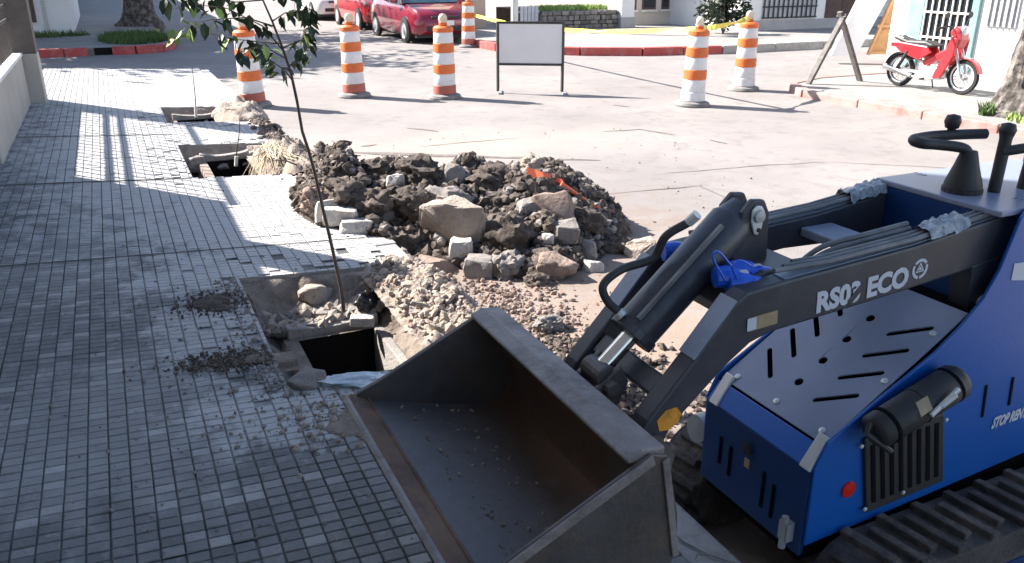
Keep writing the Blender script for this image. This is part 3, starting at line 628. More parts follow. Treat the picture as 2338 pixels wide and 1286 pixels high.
# the panel stands edge-on to the plywood frame
mb = MB(); q = [(12.62,12.42,0.0),(13.05,12.20,0.0),(13.72,12.05,1.45),(13.25,12.30,1.45)]
nv = Vector((0.12,0.18,0)); mb.add([Vector(p) for p in q]+[Vector(p)+nv for p in q], [(0,1,2,3),(7,6,5,4),(0,4,5,1),(1,5,6,2),(2,6,7,3),(3,7,4,0)]); mb.build('face_panel', M['white_wall'], t)
q = [(13.35,12.2,0.04),(14.0,11.85,0.04),(14.0,11.85,1.35),(13.78,12.08,1.40)]
mb = MB(); mb.add([Vector(p) for p in q]+[Vector(p)+Vector((0.03,0.05,0)) for p in q], [(0,1,2,3),(7,6,5,4),(0,4,5,1),(1,5,6,2),(2,6,7,3),(3,7,4,0)]); mb.build('back_panel', M['ochre_ply'], t)
for (a,b) in (((13.3,12.15,0.02),(13.76,12.02,1.42)),((14.02,11.82,0.02),(14.02,11.82,1.36)),((13.42,12.13,0.55),(14.0,11.80,0.55)),((13.3,12.15,0.06),(14.02,11.80,0.06))):
    mb = MB(); mb.bar(a,b,0.05,0.05); mb.build('batten', M['ochre_ply'], t)

# A-frame trestle
t = thing('trestle', 'weathered grey timber A-frame trestle left of the motorcycle', 'trestle', (10.1,9.8,0))
ap = G(1905,182,0); top = Vector((10.05,9.75,0.93)); A = Vector((9.63,9.86,NZ)); B = Vector((10.62,9.78,NZ))
mb = MB(); mb.bar(A, top+Vector((0.03,0,0.03)), 0.045, 0.09, (0,1,0)); mb.build('leg', M['timber'], t, bevel=0.004)
mb = MB(); mb.bar(B, top+Vector((-0.03,0.05,0.06)), 0.045, 0.09, (0,1,0)); mb.build('leg', M['timber'], t, bevel=0.004)
mb = MB(); mb.cyl(top+Vector((0,-0.06,-0.01)), top+Vector((0,0.12,-0.01)), 0.02); mb.build('hinge', M['black_paint'], t)

# ------------------------------------------------------------------ striped drums
def make_drum():
    t = thing('traffic_drum', 'x', 'traffic drum', (0,0,0))
    mb = MB(); mb.lathe([(0.0,0),(0.235,0),(0.24,0.02),(0.225,0.05),(0.16,0.072),(0.0,0.075)], n=28); mb.build('base', M['rubber'], t, smooth=40)
    zs = [0.07,0.195,0.355,0.485,0.645,0.775,0.92,1.00]
    ms = ['dirty_red','refl_white','orange','refl_white','orange','refl_white','orange']
    for i in range(7):
        z0, z1 = zs[i], zs[i+1]; r0 = 0.160-0.026*(z0-0.07)/0.93; r1 = 0.160-0.026*(z1-0.07)/0.93
        e = 0.006 if i % 2 == 0 else 0.0
        pr = [(r0-0.004,z0),(r0+e,z0+0.008),(r1+e,z1-0.008),(r1-0.004,z1)]
        if i == 6: pr = [(r0-0.004,z0),(r0+e,z0+0.008),(r1+e,z1-0.022),(r1-0.02,z1),(0.05,z1+0.004),(0,z1+0.004)]
        mb = MB(); mb.lathe(pr, n=32); mb.build('band', M[ms[i]], t, smooth=35)
    mb = MB(); mb.obox((0,0,1.025),(0.055,0,0),(0,0.03,0),(0,0,0.024)); mb.build('handle', M['orange'], t, bevel=0.012)
    mb = MB(); mb.box(-0.05,0.05,-0.035,0.035,1.045,1.075); lp = mb.build('lamp', M['lamp'], t, bevel=0.01)
    mb = MB(); mb.lathe([(0.058,-0.028),(0.064,-0.02),(0.064,0.02),(0.058,0.028),(0,0.03)], (0,0,1.10), ax=(0.3,-1,0), n=20); mb.build('lens', M['lamp'], lp, smooth=40)
    return t
drum = make_drum()
DR = [((580,243),'striped drum half hidden by the sapling, beside the pits','L'),((810,221),'striped drum standing in front of the red cars, left of the others',''),((1016,224),'striped drum with pale lamp just left of the blank sign',''),
      ((1070,108),'farthest small striped drum beside the dark red car',''),((1580,241),'striped drum nearest the loader on the right, tape tied to it',''),((1697,206),'striped drum at the kerb corner where the yellow tape ends','')]
drums = []
for i, ((u,v),lab,_) in enumerate(DR):
    o = drum if i == 0 else copy_tree(drum); p = G(u,v,RZ); o.location = p; o.rotation_euler = (R(rnd.uniform(-1,1)), R(rnd.uniform(-1,1)), rnd.uniform(-0.5,0.5)); o['label'] = lab; o['group'] = 'striped traffic drums round the works'; drums.append(Vector(p))
for k in (4,5):
    lo_ = min((c for c in bpy.data.objects if c.name.startswith('band') and c.parent and (c.parent.location-drums[k]).length < 0.01), key=lambda c: min(v.co.z for v in c.data.vertices))
    lo_.material_slots[0].link = 'OBJECT'; lo_.material_slots[0].material = M['refl_white']
drum.rotation_euler = (R(0.5), R(-2.2), 0.3)

# blank sign on two legs
pa, pb = G(1137,212,RZ), G(1283,214,RZ); d = (pb-pa).normalized(); nn = Vector((-d.y,d.x,0)); W = (pb-pa).length; H = 1.03
t = thing('road_sign', 'blank white rectangular sign in a black frame on two legs', 'sign', (pa+pb)/2)
z0, z1 = RZ+0.42, RZ+H
mb = MB(); mb.obox((pa+pb)/2+Vector((0,0,(z0+z1)/2-RZ)), d*(W/2-0.015), nn*0.006, Vector((0,0,(z1-z0)/2-0.015))); mb.build('panel', M['sign'], t)
for p in (pa,pb):
    mb = MB(); mb.bar(p+Vector((0,0,0.02)), p+Vector((0,0,H)), 0.034, 0.034); mb.build('leg', M['black_paint'], t)
    mb = MB(); mb.bar(p+nn*-0.22+Vector((0.06,0,0.015)), p+nn*0.22+Vector((0.0,0,0.015)), 0.05, 0.03); mb.build('foot', M['grey_metal'], t)
for z in (z0,z1-0.017):
    mb = MB(); mb.bar(pa+Vector((0,0,z-RZ)), pb+Vector((0,0,z-RZ)), 0.03, 0.034); mb.build('frame_rail', M['black_paint'], t)

# yellow tape
def tape(pts, wd=0.075, seed=1):
    rr = random.Random(seed); mb = MB(); vs = []
    P = []
    for (a,b,sag,n) in pts:
        for k in range(n+1):
            f = k/n; P.append(Vector(a).lerp(Vector(b),f) - Vector((0,0,4*sag*f*(1-f))))
    for i, p in enumerate(P):
        tw = 0.6*math.sin(i*0.55+seed) + 0.3*math.sin(i*1.3); vs += [p + Vector((0.01,0.4*math.sin(tw)*0.2,math.cos(tw)*wd/2)), p - Vector((0.01,0.4*math.sin(tw)*0.2,math.cos(tw)*wd/2))]
    mb.add(vs, [(2*i,2*i+1,2*i+3,2*i+2) for i in range(len(P)-1)]); return mb
a = drums[5]+Vector((-0.1,-0.08,1.06)); b = drums[4]+Vector((0.05,0.1,1.0)); c = drums[3]+Vector((0.1,-0.1,0.72))
tp = tape([(a,b,0.03,14),(b,c,0.16,40)], 0.07, 2).build('caution_tape', M['yellow']); m_ = tp.modifiers.new('t','SOLIDIFY'); m_.thickness = 0.002
tag(tp, 'yellow caution tape stretched between the right-hand drums', 'tape')
mb = MB()
for pp in (drums[4],drums[5]): mb.lathe([(0.142,0),(0.146,0.03),(0.142,0.06)], pp+Vector((0,0,1.0-0.06)), n=20)
# ------------------------------------------------------------------ cars
def make_car(name, label, paint, loc, rz, group):
    t = thing(name, label, 'car', loc, rz, group); L, Wd = 3.85, 0.82
    st = [(-1.95,0.70,0.42,0.75),(-1.88,0.78,0.24,0.90),(-1.6,0.82,0.20,0.95),(-1.2,0.83,0.19,0.95),(0,0.835,0.18,0.93),(0.75,0.83,0.18,0.92),(1.2,0.82,0.19,0.88),(1.6,0.79,0.20,0.80),(1.82,0.70,0.22,0.70),(1.93,0.55,0.30,0.58)]
    vs = []; K = 10
    for (x,wd,zb,zt) in st:
        h = zt-zb
        half = [(wd*0.9,zb),(wd*0.98,zb+0.10*h),(wd,zb+0.45*h),(wd*0.97,zb+0.75*h),(wd*0.86,zt)]
        vs += [(x,-y,z) for y,z in half] + [(x,y,z) for y,z in half[::-1]]
    fs = [(i*K+k, i*K+(k+1)%K, (i+1)*K+(k+1)%K, (i+1)*K+k) for i in range(len(st)-1) for k in range(K)] + [tuple(range(K))[::-1], tuple((len(st)-1)*K+k for k in range(K))]
    mb = MB(); mb.add(vs, [f[::-1] for f in fs]); body = mb.build('body', paint, t, smooth=45, local=True)
    cs = [(-1.85,0.68,0.88),(-1.45,0.62,1.36),(-0.6,0.60,1.46),(0.25,0.60,1.44),(0.95,0.70,0.92)]
    vs = []
    for (x,wd,z) in cs: vs += [(x,-wd,z),(x,wd,z)]
    base = [(-1.85,-0.72,0.86),(-1.85,0.72,0.86),(0.98,-0.76,0.88),(0.98,0.76,0.88)]
    mb = MB(); mb.add(vs+base, [(0,1,3,2),(2,3,5,4),(4,5,7,6),(6,7,9,8),(0,2,4,6,8,12,10),(1,11,13,9,7,5,3)]); mb.build('windows', M['windscreen'], t, local=True)
    mb = MB(); mb.add([(-1.5,-0.61,1.37),(-1.5,0.61,1.37),(-0.6,-0.59,1.475),(-0.6,0.59,1.475),(0.28,-0.585,1.455),(0.28,0.585,1.455)], [(0,2,3,1),(2,4,5,3)]); r_ = mb.build('roof', paint, t, local=True); m_ = r_.modifiers.new('s','SOLIDIFY'); m_.thickness = 0.02
    for s in (-1,1):
        for (a,b) in (((0.98,0.765,0.9),(0.28,0.61,1.45)),((-0.35,0.785,0.93),(-0.4,0.62,1.46))):
            mb = MB(); mb.bar((a[0],s*a[1],a[2]),(b[0],s*b[1],b[2]),0.06,0.05); mb.build('pillar', paint, t, local=True)
        for x in (-1.25,1.22):
            mb = MB(); mb.lathe([(0.325,-0.02),(0.325,0.012)],(x,s*0.815,0.30),ax=(0,s,0),n=28); mb.lathe([(0.0,0.010),(0.325,0.012)],(x,s*0.815,0.30),ax=(0,s,0),n=28); mb.build('wheel_arch', M['car_black'], t, local=True)
            mb = MB(); mb.lathe([(0.18,-0.09),(0.27,-0.09),(0.295,-0.07),(0.295,0.02),(0.28,0.042),(0.19,0.045)],(x,s*0.80,0.295),ax=(0,s,0),n=28); wl = mb.build('wheel', M['tyre'], t, smooth=40, local=True)
            mb = MB(); mb.lathe([(0.19,0.044),(0.17,0.030),(0.10,0.038),(0.045,0.050),(0,0.050)],(x,s*0.80,0.295),ax=(0,s,0),n=20); mb.build('hubcap', M['hub'], wl, smooth=50, local=True)
        mb = MB(); mb.add([(1.62,s*0.70,0.66),(1.86,s*0.50,0.585),(1.80,s*0.50,0.69),(1.55,s*0.68,0.755)], [(0,1,2,3) if s>0 else (3,2,1,0)]); o = mb.build('headlight', M['headlamp'], t, local=True); m_ = o.modifiers.new('s','SOLIDIFY'); m_.thickness = 0.05; m_.offset = 0
        mb = MB(); mb.obox((0.72,s*0.90,0.98),(0.05,0,0),(0,0.09,0),(0,0,0.06)); mb.build('mirror', paint, t, bevel=0.03, local=True)
        mb = MB(); mb.obox((0.05,s*0.838,0.78),(0.09,0,0),(0,0.012,0),(0,0,0.012)); mb.build('door_handle', M['car_black'], t, local=True)
    mb = MB(); mb.obox((1.90,0,0.36),(0.045,0,0),(0,0.50,0),(0,0,0.06)); mb.build('lower_grille', M['car_black'], t, bevel=0.02, local=True)
    mb = MB(); mb.obox((1.925,0,0.62),(0.03,0,0),(0,0.36,0),(0,0,0.03)); mb.build('grille', M['car_black'], t, bevel=0.01, local=True)
    mb = MB(); mb.obox((1.962,0.0,0.49),(0.008,0,0),(0,0.20,0),(0,0,0.055)); mb.build('number_plate', M['plate'], t, local=True)
    mb = MB(); mb.box(-1.7,1.75,-0.70,0.70,0.14,0.22); mb.build('underbody', M['car_black'], t, local=True)
    return t
make_car('parked_car', 'dark red hatchback parked behind the pale lamped drum', M['car_red'], (7.46,21.65,RZ), R(-90), 'cars parked along the street')
make_car('parked_car', 'bright red car parked behind the dark red hatchback', M['car_red2'], (7.62,26.5,RZ), R(-90), 'cars parked along the street')
make_car('parked_car', 'white car parked farthest back in the row', M['car_white'], (7.35,31.6,RZ), R(-90), 'cars parked along the street')

# ------------------------------------------------------------------ motorcycle
def motorcycle(loc, rz, s):
    t = thing('motorcycle', 'red step-through motorcycle parked on the sunny pavement', 'motorcycle', loc, rz); t.scale = (s,s,s)
    B = lambda mb, n, m, p=None, bev=0, sm=None: mb.build(n, M[m], p or t, bevel=bev, smooth=sm, local=True)
    for x in (-0.60,0.60):
        mb = MB(); R0 = 0.245
        mb.lathe([(R0-0.03,-0.03),(R0+0.02,-0.034),(R0+0.036,0),(R0+0.02,0.034),(R0-0.03,0.03),(R0-0.03,-0.03)],(x,0,0.28),ax=(0,1,0),n=30); wl = B(mb,'wheel','tyre',None,0,50)
        mb = MB(); mb.lathe([(R0-0.055,-0.02),(R0-0.028,-0.026),(R0-0.028,0.026),(R0-0.055,0.02)],(x,0,0.28),ax=(0,1,0),n=30); B(mb,'rim','hub',wl)
        mb = MB(); mb.cyl((x,-0.06,0.28),(x,0.06,0.28),0.055); B(mb,'hub','hub',wl)
        mb = MB()
        for k in range(18):
            a = k*2*math.pi/18; mb.cyl((x+0.04*math.cos(a),0.02*(-1)**k,0.28+0.04*math.sin(a)),(x+0.21*math.cos(a),0,0.28+0.21*math.sin(a)),0.004,n=4)
        B(mb,'spokes','hub',wl)
    for s_ in (-1,1):
        mb = MB(); mb.cyl((0.60,s_*0.075,0.28),(0.40,s_*0.075,0.82),0.022); B(mb,'fork_leg','hub')
        mb = MB(); mb.cyl((-0.60,s_*0.11,0.30),(-0.42,s_*0.12,0.62),0.03); B(mb,'shock','black_paint')
        mb = MB(); mb.bar((-0.60,s_*0.09,0.28),(-0.1,s_*0.09,0.30),0.03,0.045); B(mb,'swing_arm','hub')
        mb = MB(); mb.prism([(0.50,0.88),(0.47,0.60),(0.30,0.24),(0.14,0.22),(0.22,0.45),(0.32,0.72),(0.38,0.92)], s_*0.12, s_*0.17); B(mb,'leg_shield','moto_red',None,0.02)
        mb = MB(); mb.tube([(0.36,s_*0.04,1.02),(0.32,s_*0.2,1.06),(0.26,s_*0.33,1.03)],0.014,8); hb = B(mb,'handlebar','black_paint')
        mb = MB(); mb.cyl((0.28,s_*0.26,1.045),(0.24,s_*0.38,1.02),0.02); B(mb,'grip','seat',hb)
        mb = MB(); mb.tube([(0.32,s_*0.22,1.06),(0.34,s_*0.27,1.2)],0.006,6); mb.lathe([(0,-0.008),(0.05,-0.008),(0.055,0),(0.05,0.008),(0,0.008)],(0.34,s_*0.28,1.23),ax=(1,0,0),n=14); B(mb,'mirror','black_paint')
        mb = MB(); mb.prism([(0.02,0.62),(-0.20,0.48),(-0.60,0.60),(-0.80,0.74),(-0.62,0.76),(-0.05,0.72)], s_*0.08, s_*0.135); B(mb,'side_cover','moto_red',None,0.02)
    mb = MB(); pts = [(0.60+0.31*math.cos(a),0.28+0.31*math.sin(a)) for a in [R(q) for q in range(15,150,12)]]; mb.prism(pts+[((x-0.6)*0.93+0.6,(z-0.28)*0.93+0.28) for x,z in pts[::-1]], -0.06, 0.06); B(mb,'front_mudguard','moto_red',None,0.008)
    pts = [(-0.60+0.31*math.cos(a),0.28+0.31*math.sin(a)) for a in [R(q) for q in range(40,190,12)]]; mb = MB(); mb.prism(pts+[((x+0.6)*0.93-0.6,(z-0.28)*0.93+0.28) for x,z in pts[::-1]], -0.07, 0.07); B(mb,'rear_mudguard','black_paint',None,0.008)
    mb = MB(); mb.prism([(0.48,1.02),(0.52,0.86),(0.46,0.70),(0.38,0.72),(0.30,0.98),(0.36,1.07)], -0.12, 0.12); fr = B(mb,'front_cowl','moto_red',None,0.035)
    mb = MB(); mb.lathe([(0.085,0),(0.08,0.03),(0.05,0.045),(0,0.05)],(0.47,0,0.99),ax=(1,0,-0.1),n=18); B(mb,'headlight','headlamp',fr,0,60)
    mb = MB(); mb.prism([(0.08,0.74),(-0.10,0.80),(-0.45,0.79),(-0.72,0.86),(-0.76,0.80),(-0.45,0.71),(-0.05,0.69)], -0.13, 0.13); B(mb,'seat','seat',None,0.03)
    mb = MB(); mb.tube([(-0.55,0.12,0.82),(-0.88,0.10,0.86),(-0.90,0,0.86),(-0.88,-0.10,0.86),(-0.55,-0.12,0.82)],0.012,8); B(mb,'rear_rack','hub')
    mb = MB(); mb.bar((0.38,0,0.72),(-0.15,0,0.42),0.10,0.12); B(mb,'frame_tube','moto_red',None,0.03)
    mb = MB(); mb.obox((0.02,0,0.30),(0.20,0,0.0),(0,0.10,0),(0,0,0.10)); mb.cyl((0.14,0,0.30),(0.32,0,0.31),0.085,0.08); B(mb,'engine','hub',None,0.02)
    mb = MB(); mb.tube([(0.28,-0.12,0.24),(0.0,-0.15,0.19),(-0.25,-0.16,0.22)],0.018,8); mb.cyl((-0.25,-0.16,0.22),(-0.82,-0.16,0.33),0.04,0.05); B(mb,'exhaust','chrome')
    mb = MB(); mb.bar((0.0,-0.26,0.20),(0.0,0.26,0.20),0.03,0.03); B(mb,'foot_peg','black_paint')
    mb = MB(); mb.tube([(-0.05,0.1,0.22),(-0.08,0.22,0.02)],0.012,6); B(mb,'side_stand','black_paint')
    mb = MB(); mb.obox((-0.80,0,0.70),(0.03,0,0),(0,0.07,0),(0,0,0.04)); B(mb,'tail_light','red_dot',None,0.01)
    return t
motorcycle((10.74,8.62,NZ), R(-88), 0.86)

# ------------------------------------------------------------------ spoil heap and rubble
RA, RB = Vector((1.50,6.0)), Vector((2.75,5.3))
def heap(x, y):
    p = Vector((x,y)); d = RB-RA; L = d.length; d.normalize(); t = (p-RA).dot(d); n = Vector((d.y,-d.x)); s = (p-RA).dot(n)   # s > 0 towards the camera
    tt = max(0, min(1, t/L)); e = max(0, -t, t-L)/ (0.45 if t < 0 else 0.62)
    wd = (0.75+0.5*tt) if s > 0 else 0.55
    q = 1 - (abs(s)/wd)**1.5 - e**1.6
    if q <= 0: return -0.05
    return 0.41*q**0.9*(1 + 0.20*fbm(x,y,2.2,2)) + 0.075*fbm(x,y,4.5,4)*min(1,3*q)
def base(x): return SZ(x) if x < KX else RZ
def hit(u, v):
    d = ray(u,v); t = 2.0
    while t < 20:
        p = CAM + d*t
        if p.z <= base(p.x) + max(0, heap(p.x,p.y)): return p
        t += 0.015
    return G(u,v,RZ)
mb = MB(); N1, N2 = 120, 130; vs = []
for a in range(N1+1):
    for b in range(N2+1):
        x = 0.95+2.75*a/N1; y = 3.75+3.5*b/N2; h = heap(x,y)
        if h > 0: h += 0.018*fbm(x,y,18,3) + 0.012*fbm(x,y,40,2)
        vs.append((x,y,(SZ(x) if x < KX else RZ) + h))
fs = [(a*(N2+1)+b,(a+1)*(N2+1)+b,(a+1)*(N2+1)+b+1,a*(N2+1)+b+1) for a in range(N1) for b in range(N2)]
fs = [f for f in fs if max(heap(vs[k][0],vs[k][1]) for k in (f[0],f[2])) > -0.04]
mb.add(vs, fs); tag(mb.build('spoil_heap', M['soil'], smooth=70), 'heap of dark dug-out soil and rubble on the road by the kerb', 'soil heap', kind='stuff')

def chunk_mesh(seed, n=14, sub=2, rough=0.06, box=0.85, lump=False, boxy=False):
    rr = random.Random(seed); bm = bmesh.new()
    if lump:
        bmesh.ops.create_icosphere(bm, subdivisions=4, radius=0.5)
        o = Vector((seed*3.1, seed*1.7, 0))
        for v in bm.verts: v.co *= 1 + 0.34*noise.fractal(v.co*2.6+o,1,2,3) + 0.26*noise.fractal(v.co*6+o,1,2,3) + 0.16*noise.fractal(v.co*15+o,1,2,3) 
        for v in bm.verts: v.co.z *= 0.85
    else:
        if boxy:
            for q in range(8): bm.verts.new((0.5*(-1)**(q&1)*rr.uniform(0.5,1), 0.5*(-1)**(q>>1&1)*rr.uniform(0.5,1), 0.5*(-1)**(q>>2&1)*rr.uniform(0.7,1)))
        for _ in range(0 if boxy else n):
            p = Vector((rr.uniform(-1,1), rr.uniform(-1,1), rr.uniform(-1,1))); m_ = max(abs(c) for c in p); p *= (0.5/m_)*rr.uniform(box,1)
            bm.verts.new(p)
        bmesh.ops.convex_hull(bm, input=list(bm.verts)); 
        for v in [v for v in bm.verts if not v.link_faces]: bm.verts.remove(v)
        bmesh.ops.bevel(bm, geom=list(bm.edges), offset=0.03, segments=1, affect='EDGES')
        bmesh.ops.triangulate(bm, faces=list(bm.faces)); bmesh.ops.subdivide_edges(bm, edges=list(bm.edges), cuts=sub, use_grid_fill=True)
        o = Vector((seed*2.3, seed*0.7, 1))
        for v in bm.verts: v.co += v.co.normalized()*rough*noise.fractal(v.co*4+o,1,2,4)
    bmesh.ops.recalc_face_normals(bm, faces=list(bm.faces))
    return bm
def chunk(name, label, m, p, size, seed, rot=(0,0,0), lump=False, cat='rubble', sub=2, rough=0.07, group=None):
    boxy = any(k in label for k in ('block','brick','fragment','white wedge')); rough = 0.075 if boxy else rough
    bm = chunk_mesh(seed, lump=lump, boxy=boxy, sub=sub, rough=rough, n=20+seed%5); me = bpy.data.meshes.new(name)
    for v in bm.verts: v.co = Vector((v.co.x*size[0], v.co.y*size[1], v.co.z*size[2]))
    bm.to_mesh(me); bm.free(); me.materials.append(M[m]); me.shade_smooth(); me.set_sharp_from_angle(angle=R(55 if lump else 28))
    o = bpy.data.objects.new(name, me); COL.objects.link(o); o.location = p; o.rotation_euler = rot
    return tag(o, label, cat, group)
def px2m(p): return (p - CAM).dot(FW)/FPX
CH = [ # u, v (middle), width px, height px, material, lump, label
 (1042,505,150,112,'rock_buff',0,'largest buff boulder in the middle of the soil heap'),
 (1018,452,115,52,'rock_grey',1,'pale rounded lump resting on the largest buff boulder'),
 (1052,572,62,66,'rock_white',0,'white squared block standing at the foot of the heap'),
 (1098,612,82,70,'rock_grey',0,'grey slab leaning against the white squared block'),
 (1000,602,90,46,'rock_brown',0,'flat brownish slab at the foot of the heap next to the pit'),
 (1262,470,95,80,'rock_brown',0,'tilted brown slab under the orange strip on the heap'),
 (1288,525,70,46,'rock_grey',0,'grey block below the tilted brown slab'),
 (1216,378,58,52,'rock_buff',1,'round stone on the very top of the heap'),
 (1268,598,95,55,'rock_brown',0,'brown wedge of masonry at the right foot of the heap'),
 (1466,572,72,55,'rock_buff',0,'pale stone at the right end of the heap'),
 (752,472,68,40,'rock_white',0,'white wedge of concrete at the left end of the heap'),
 (782,488,78,40,'rock_white',0,'pale slab under the white wedge at the left end of the heap'),
 (812,514,80,36,'rock_white',0,'white kerb fragment lying on the pavement edge'),
 (722,455,62,62,'rock_brown',1,'brown clod at the far left of the heap on the pavement'),
 (788,432,85,60,'rock_dark',1,'rounded dark clod above the white wedge'),
 (906,418,46,44,'rock_white',0,'small pale triangular chip high on the left of the heap'),
 (884,496,52,44,'rock_grey',0,'grey brick end halfway up the left of the heap'),
 (1158,600,78,66,'rock_grey',1,'rough crusted lump right of the grey leaning slab'),
 (1340,572,46,42,'rock_grey',0,'small grey stone low on the right slope of the heap'),
 (1250,546,28,26,'rock_white',0,'tiny white stone in the middle of the dark slope'),
 (1042,402,56,52,'rock_grey',0,'pale angular stone on the crest left of the top stone'),
 (1196,470,56,44,'rock_grey',0,'dark flat stone beside the tilted brown slab'),
 (872,385,90,56,'rock_dark',1,'dark crumbly clod on the left crest of the heap'),
 (958,385,90,60,'rock_dark',1,'dark crumbly clod next along the crest to the right'),
 (1130,402,95,50,'rock_dark',1,'dark clod on the crest just left of the top stone'),
 (850,455,90,60,'rock_dark',1,'dark clod in the middle of the left slope'),
 (940,455,80,60,'rock_dark',1,'dark clod left of the pale rounded lump'),
 (920,545,80,60,'rock_dark',1,'crumbly clod against the kerb edge left of the boulder'),
 (1170,530,110,90,'rock_dark',1,'big dark soil clod right of the largest boulder'),
 (1330,500,80,55,'rock_dark',1,'dark clod under the red-brown root'),
 (1400,560,80,50,'rock_dark',1,'dark clod near the right end of the heap'),
 (1230,640,60,36,'rock_dark',1,'low dark clod at the front foot of the heap'),
 (1352,608,44,30,'rock_white',0,'white crumb at the right front foot of the heap'),
]
for i, (u,v,wp,hp,m,lump,lab) in enumerate(CH):
    p = hit(u, v+hp*0.22); s = px2m(p); Wm, Hm = wp*s*1.08, hp*s*1.15
    p = p + Vector((0,0,Hm*0.08)) - FW*0.01
    flat = 'slab' in lab or 'wedge' in lab or 'fragment' in lab
    rot = (R(rnd.uniform(-14,14)), R(rnd.uniform(-14,14)), -YAW + R(rnd.uniform(-15,15)))
    chunk('rubble_chunk', lab, m, p, (Wm, Wm*rnd.uniform(0.7,0.95), Hm*(1.0 if flat else 1.12)), 40+i, rot, bool(lump), group='rubble chunks on the soil heap')

# loose crumbs: thousands of small stones, one mesh per place
ICO = bmesh.new(); bmesh.ops.create_icosphere(ICO, subdivisions=1, radius=1); IV = [v.co.copy() for v in ICO.verts]; IF = [tuple(v.index for v in f.verts) for f in ICO.faces]; ICO.free()
def crumbs(label, m, pts, seed, cat='rubble', parent=None, name='loose_rubble'):
    rr = random.Random(seed); mb = MB()
    for (x,y,z,s) in pts:
        a = Matrix.Rotation(rr.uniform(0,6.3),3,Vector((rr.gauss(0,1),rr.gauss(0,1),rr.gauss(0,1))).normalized()); sc = (s*rr.uniform(0.6,1.4), s*rr.uniform(0.6,1.3), s*rr.uniform(0.5,1))
        k = [rr.uniform(0.7,1.2) for _ in IV]
        mb.add([Vector((x,y,z)) + a @ Vector((v.x*sc[0]*q, v.y*sc[1]*q, v.z*sc[2]*q)) for v,q in zip(IV,k)], IF)
    return tag(mb.build(name, M[m], parent), label if not parent else None, cat if not parent else None, kind='stuff')
def scatter(n, fx, zf, smin, smax, rr, power=2.5):
    out = []
    while len(out) < n:
        q = fx(rr)
        if q is None: continue
        x, y = q; s = smin + (smax-smin)*rr.random()**power; out.append((x,y,zf(x,y)+s*0.25,s))
    return out
rr = random.Random(31); LS_ = 0.85
def nopit(x, y): return None if any(a-0.01 < x < b+0.05 and c-0.01 < y < d+0.01 for a,b,c,d in PITS) else (x, y)
def on_heap(rr):
    x, y = rr.uniform(1.0,3.5), rr.uniform(3.9,6.8)
    return (x,y) if heap(x,y) > 0.015 else None
hz = lambda x,y: base(x)+max(0,heap(x,y))
crumbs('small dark stones and crumbs covering the soil heap', 'rock_dark', scatter(5200, on_heap, hz, 0.006, 0.055, rr, 3.2), 1)
crumbs('small grey stones and mortar bits strewn over the soil heap', 'rock_grey', scatter(1300, on_heap, hz, 0.006, 0.045, rr, 3), 2)
crumbs('pale mortar chips strewn over the soil heap', 'rock_buff', scatter(420, on_heap, hz, 0.006, 0.035, rr), 3)
def blob(cx, cy, sx, sy, xmin=-9, xmax=9):
    def f(rr):
        x, y = rr.gauss(cx,sx), rr.gauss(cy,sy); return (x,y) if xmin < x < xmax else None
    return f
def mound(cx, cy, sx, sy, h): return lambda x,y: base(x) + h*math.exp(-((x-cx)/sx)**2-((y-cy)/sy)**2)
crumbs('reddish grit spread on the road in front of the heap', 'rock_brown', scatter(1500, blob(1.75,3.95,0.22,0.30,KX), lambda x,y: RZ, 0.004, 0.022, rr), 4)
crumbs('dark gravel on the road behind the bucket', 'rock_dark', scatter(1700, blob(1.85,2.95,0.16,0.30,KX+0.02), mound(1.8,2.95,0.2,0.3,0.03), 0.005, 0.028, rr), 5)
crumbs('pale gravel on the road behind the bucket', 'rock_grey', scatter(700, blob(1.82,2.9,0.18,0.32,KX+0.02), mound(1.8,2.95,0.2,0.3,0.03), 0.004, 0.02, rr), 6)
crumbs('scattered grit over the road beyond the heap', 'rock_brown', scatter(500, lambda r: (r.uniform(KX,5.5), r.uniform(2.6,9)), lambda x,y: RZ, 0.003, 0.012, rr), 7)
def fill(i):
    h = PITS[i]; return lambda r: (r.uniform(h[0]+0.02,h[1]+0.05), r.uniform(h[2]+(0.95,1.12,0.84)[i],h[3]-0.03))
def pz(x,y): return -0.14+0.14*max(0,min(1,(x-1.0)/0.3))
crumbs('pale broken rubble filling the back of the nearest pit', 'rock_buff', scatter(420, fill(0), pz, 0.008, 0.055, rr), 8)
crumbs('grey broken rubble filling the back of the nearest pit', 'rock_grey', scatter(300, fill(0), pz, 0.008, 0.05, rr), 9)
crumbs('rubble lying in the middle pit', 'rock_grey', scatter(350, fill(1), pz, 0.008, 0.06, rr), 10)
crumbs('rubble lying in the farthest pit', 'rock_buff', scatter(260, fill(2), pz, 0.01, 0.06, rr), 16)
def bankz(x, y):
    q = max(0, 1-abs((x-1.36)/0.30)**2.2)*max(0, 1-abs((y-3.85)/0.78)**2.5)
    if x < KX: return -0.03 + 0.075*q**0.6*(1+0.7*fbm(x,y,6,4)) + 0.018*fbm(x,y,22,3)*min(1,q*4)
    return RZ-0.01 + 0.20*q**0.7*max(0,1-(x-KX)/0.28)*(1+0.5*fbm(x,y,6,4)) + 0.012*fbm(x,y,22,3)*min(1,q*4)
crumbs('pale spoil spread over the kerb right of the nearest pit', 'rock_buff', scatter(2200, blob(1.37,3.9,0.12,0.42,1.12,1.70), bankz, 0.004, 0.034, rr, 3), 11)
crumbs('darker crumbs over the pale spoil beside the nearest pit', 'rock_brown', scatter(900, blob(1.40,3.9,0.13,0.42,1.12,1.75), bankz, 0.004, 0.024, rr, 3), 17)
def kerbline(r):
    y = r.uniform(6.6,10.9); x = r.gauss(1.42,0.09); return (x,y)
